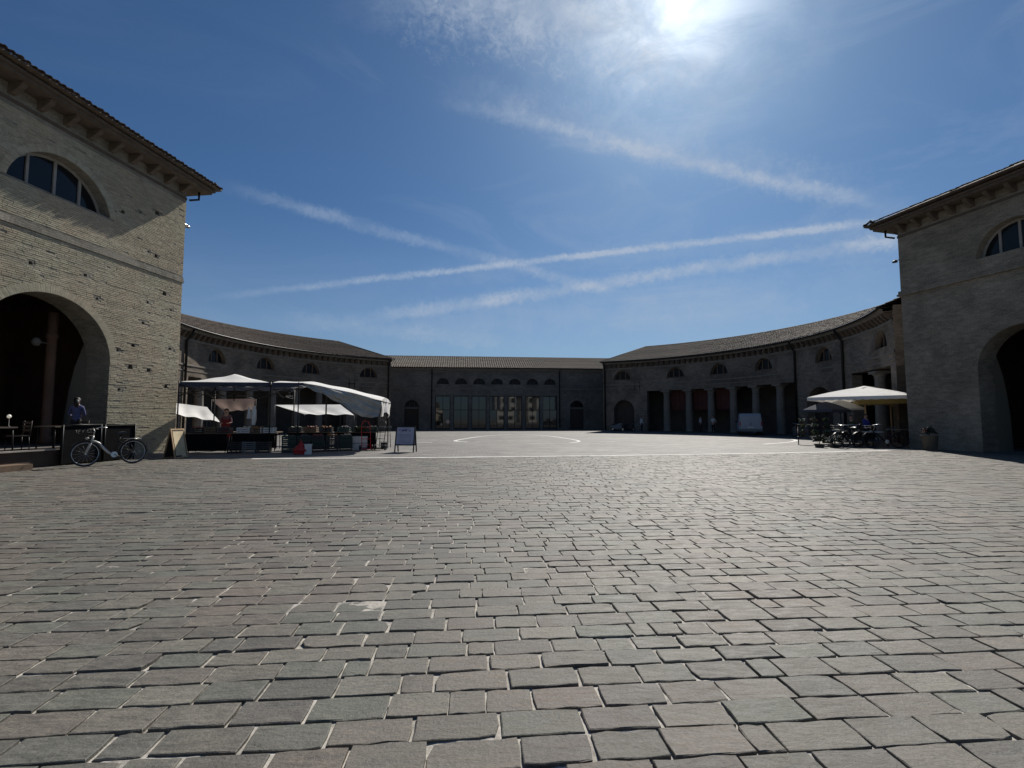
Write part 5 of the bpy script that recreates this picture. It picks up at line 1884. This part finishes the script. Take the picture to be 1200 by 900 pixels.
person('person in a cobalt blue shirt behind the round white table', (19.75, 27.2, 0), R(15), 1.72, CLOTH_COBALT, CLOTH_BLACK, arms='fwd')
person('person in a dark olive coat standing left of the cobalt shirt', (19.1, 27.4, 0), R(-40), 1.66, mottled('olive_cloth', (.06, .065, .04), .9, .2, 6, .2, 30), CLOTH_BLACK, arms='down', lean=.15)
def fence():
    t = thing('low_fence', 'low reddish wooden fence beside the right gatehouse corner', 'fence', (19.7, 25.55, 0), R(8))
    for k in range(7):
        m = MB(); m.box((.1 + .26 * k, 0, .47), (.20, .03, .56)); m.build('board', PANEL_RED if k % 2 == 0 else WOOD, t)
    for x in (0, .9, 1.8):
        m = MB(); m.box((x, .045, .48), (.07, .05, .96)); m.build('post', WOOD_DK, t)
    m = MB(); m.box((.9, .005, .90), (1.9, .06, .05)); m.build('rail', STONE, t)
fence()
pl = plant('stone_planter', 'round stone planter with red flowers against the right gatehouse wall', (19.45, 22.75, 0), .34, .46, .70, FLOWER_RED, STONE_DK, None, 9, .34, 320, LEAF_DK, 'planter')

# ---- in the shade of the right wing
def ring_pos(side, ang, dr, z=0):
    c = CEN[side]; r = RAD[side] + dr
    return (c[0] + r * sin(R(ang)), c[1] + r * cos(R(ang)), z)
person('person in a white shirt standing between the columns near the van', ring_pos('R', 56.3, -.6), R(-60), 1.75, CLOTH_WHITE, CLOTH_BLACK, arms='hip', sleeves=False)
person('person with a white shirt in the shade two columns left of the van', ring_pos('R', 50.2, .9, .03), R(40), 1.70, CLOTH_WHITE, CLOTH_BLACK, arms='down', sleeves=False)
person('person in a pale top by the pillar next to the arched door', ring_pos('R', 34.6, -.9), R(30), 1.72, CLOTH_WHITE, CLOTH_DENIM, arms='down')
def scooter(label, loc, rz, mat):
    t = thing('motor_scooter', label, 'scooter', loc, rz, 'scooters before the arched door')
    b = MB()
    b.hexa([(-.55, -.06, .25), (-.1, -.14, .20), (.35, -.16, .28), (.72, -.12, .5), (.72, .12, .5), (.35, .16, .28), (-.1, .14, .20), (-.55, .06, .25)],
           [(-.50, -.10, .95), (-.36, -.14, .40), (.15, -.15, .66), (.75, -.13, .72), (.75, .13, .72), (.15, .15, .66), (-.36, .14, .40), (-.50, .10, .95)])
    b.build('body', mat, t)
    s = MB(); s.hexa([(.05, -.13, .68), (.72, -.11, .74), (.72, .11, .74), (.05, .13, .68)], [(.08, -.11, .78), (.70, -.09, .84), (.70, .09, .84), (.08, .11, .78)]); s.build('seat', PLASTIC_BK, t)
    for x in (-.62, .58):
        w = MB(); w.torus((x, 0, .23), .17, .06, n=18, m=8); wo = w.build('wheel', RUBBER, t)
        r = MB(); r.tube([(x, -.03, .23), (x, .03, .23)], .10, 10); r.build('rim', STEEL, wo)
    h = MB(); h.tube([(-.60, 0, .25), (-.46, 0, 1.0)], .03, 8); h.tube([(-.36, -.32, 1.04), (-.46, 0, 1.0), (-.36, .32, 1.04)], .016, 6); h.build('handlebar', IRON, t)
    l = MB(); l.lathe([(.06, 0), (.05, .03)], 10); lo = l.build('headlight', CHROME_W, t); lo.location = (-.56, 0, .86); lo.rotation_euler = (0, -pi / 2, 0)
    return t
scooter('grey motor scooter left of the arched door in the right wing', ring_pos('R', 27.2, -1.3), R(150), PLASTIC_GY)
scooter('black motor scooter right of the arched door in the right wing', ring_pos('R', 31.0, -1.2), R(120), PLASTIC_BK)

def van():
    t = thing('van', 'small white panel van parked in the shade before the right colonnade', 'van', (21.35, 43.9, 0), R(-22))
    # x across, y forward (away from the viewer)
    prof = [(-2.05, .38), (-2.10, .62), (-2.06, 1.05), (-1.98, 1.72), (-1.86, 1.90), (.25, 1.92), (.62, 1.80), (1.28, 1.20), (2.0, .98), (2.14, .72), (2.10, .38)]
    def sect(x, inset): return [(x * (1 - .10 * max(0, (z - 1.0)) / .92), y, z) for y, z in prof]
    m = MB()
    xs = (-.90, -.86, .86, .90)
    n = len(prof)
    rows = []
    for x in xs:
        k = 1 if abs(x) < .88 else 0
        rows.append([m.vert((x * (1 - .10 * max(0, (z - 1.0)) / .92), y * (1 if k else .985), z if k else .38 + (z - .38) * .975)) for y, z in prof])
    for a, b in zip(rows, rows[1:]):
        for j in range(n):
            m.face((a[j], a[(j + 1) % n], b[(j + 1) % n], b[j]), 0, None, False)
    m.face(rows[0]); m.face(rows[-1][::-1])
    m.build('body', VAN_PAINT, t)
    def plate(name, pts, mat): 
        g = MB(); g.poly(pts); return g.build(name, mat, t)
    plate('windscreen', [(-.74, .66, 1.775), (.74, .66, 1.775), (.80, 1.25, 1.24), (-.80, 1.25, 1.24)], GLASS).location = (0, .012, .012)
    for s in (-1, 1):
        plate('side_window', [(s * .905, .15, 1.12), (s * .905, 1.12, 1.12), (s * .855, .55, 1.66), (s * .845, .15, 1.70)], GLASS)
        d = MB(); d.box((s * .41, -2.085, 1.13), (.78, .02, 1.12)); d.build('rear_door', VAN_PAINT, t).rotation_euler = (R(0), 0, 0)
        l = MB(); l.box((s * .83, -2.09, 1.0), (.10, .05, .36)); l.build('tail_light', SPORTS_RED, t)
        l = MB(); l.box((s * .66, 2.07, .82), (.3, .08, .16)); l.build('headlight', CHROME_W, t)
        mi = MB(); mi.box((s * 1.0, .85, 1.18), (.16, .10, .18)); mi.build('mirror', PLASTIC_BK, t)
        for y in (-1.32, 1.35):
            w = MB(); w.torus((s * .80, y, .31), .22, .09, 'X', 20, 8); wo = w.build('wheel', RUBBER, t)
            r = MB(); r.tube([(s * .86, y, .31), (s * .885, y, .31)], .17, 12); r.build('rim', STEEL, wo)
    b = MB(); b.box((0, -2.12, .46), (1.76, .14, .20)); b.box((0, 2.13, .44), (1.74, .12, .2)); b.build('bumper', PLASTIC_GY, t)
    p = MB(); p.box((0, -2.125, .70), (.52, .02, .12)); p.build('number_plate', PLASTIC_WT, t)
    h = MB(); h.box((0, -2.105, 1.0), (.05, .03, .22)); h.build('door_handle', PLASTIC_BK, t)
van()
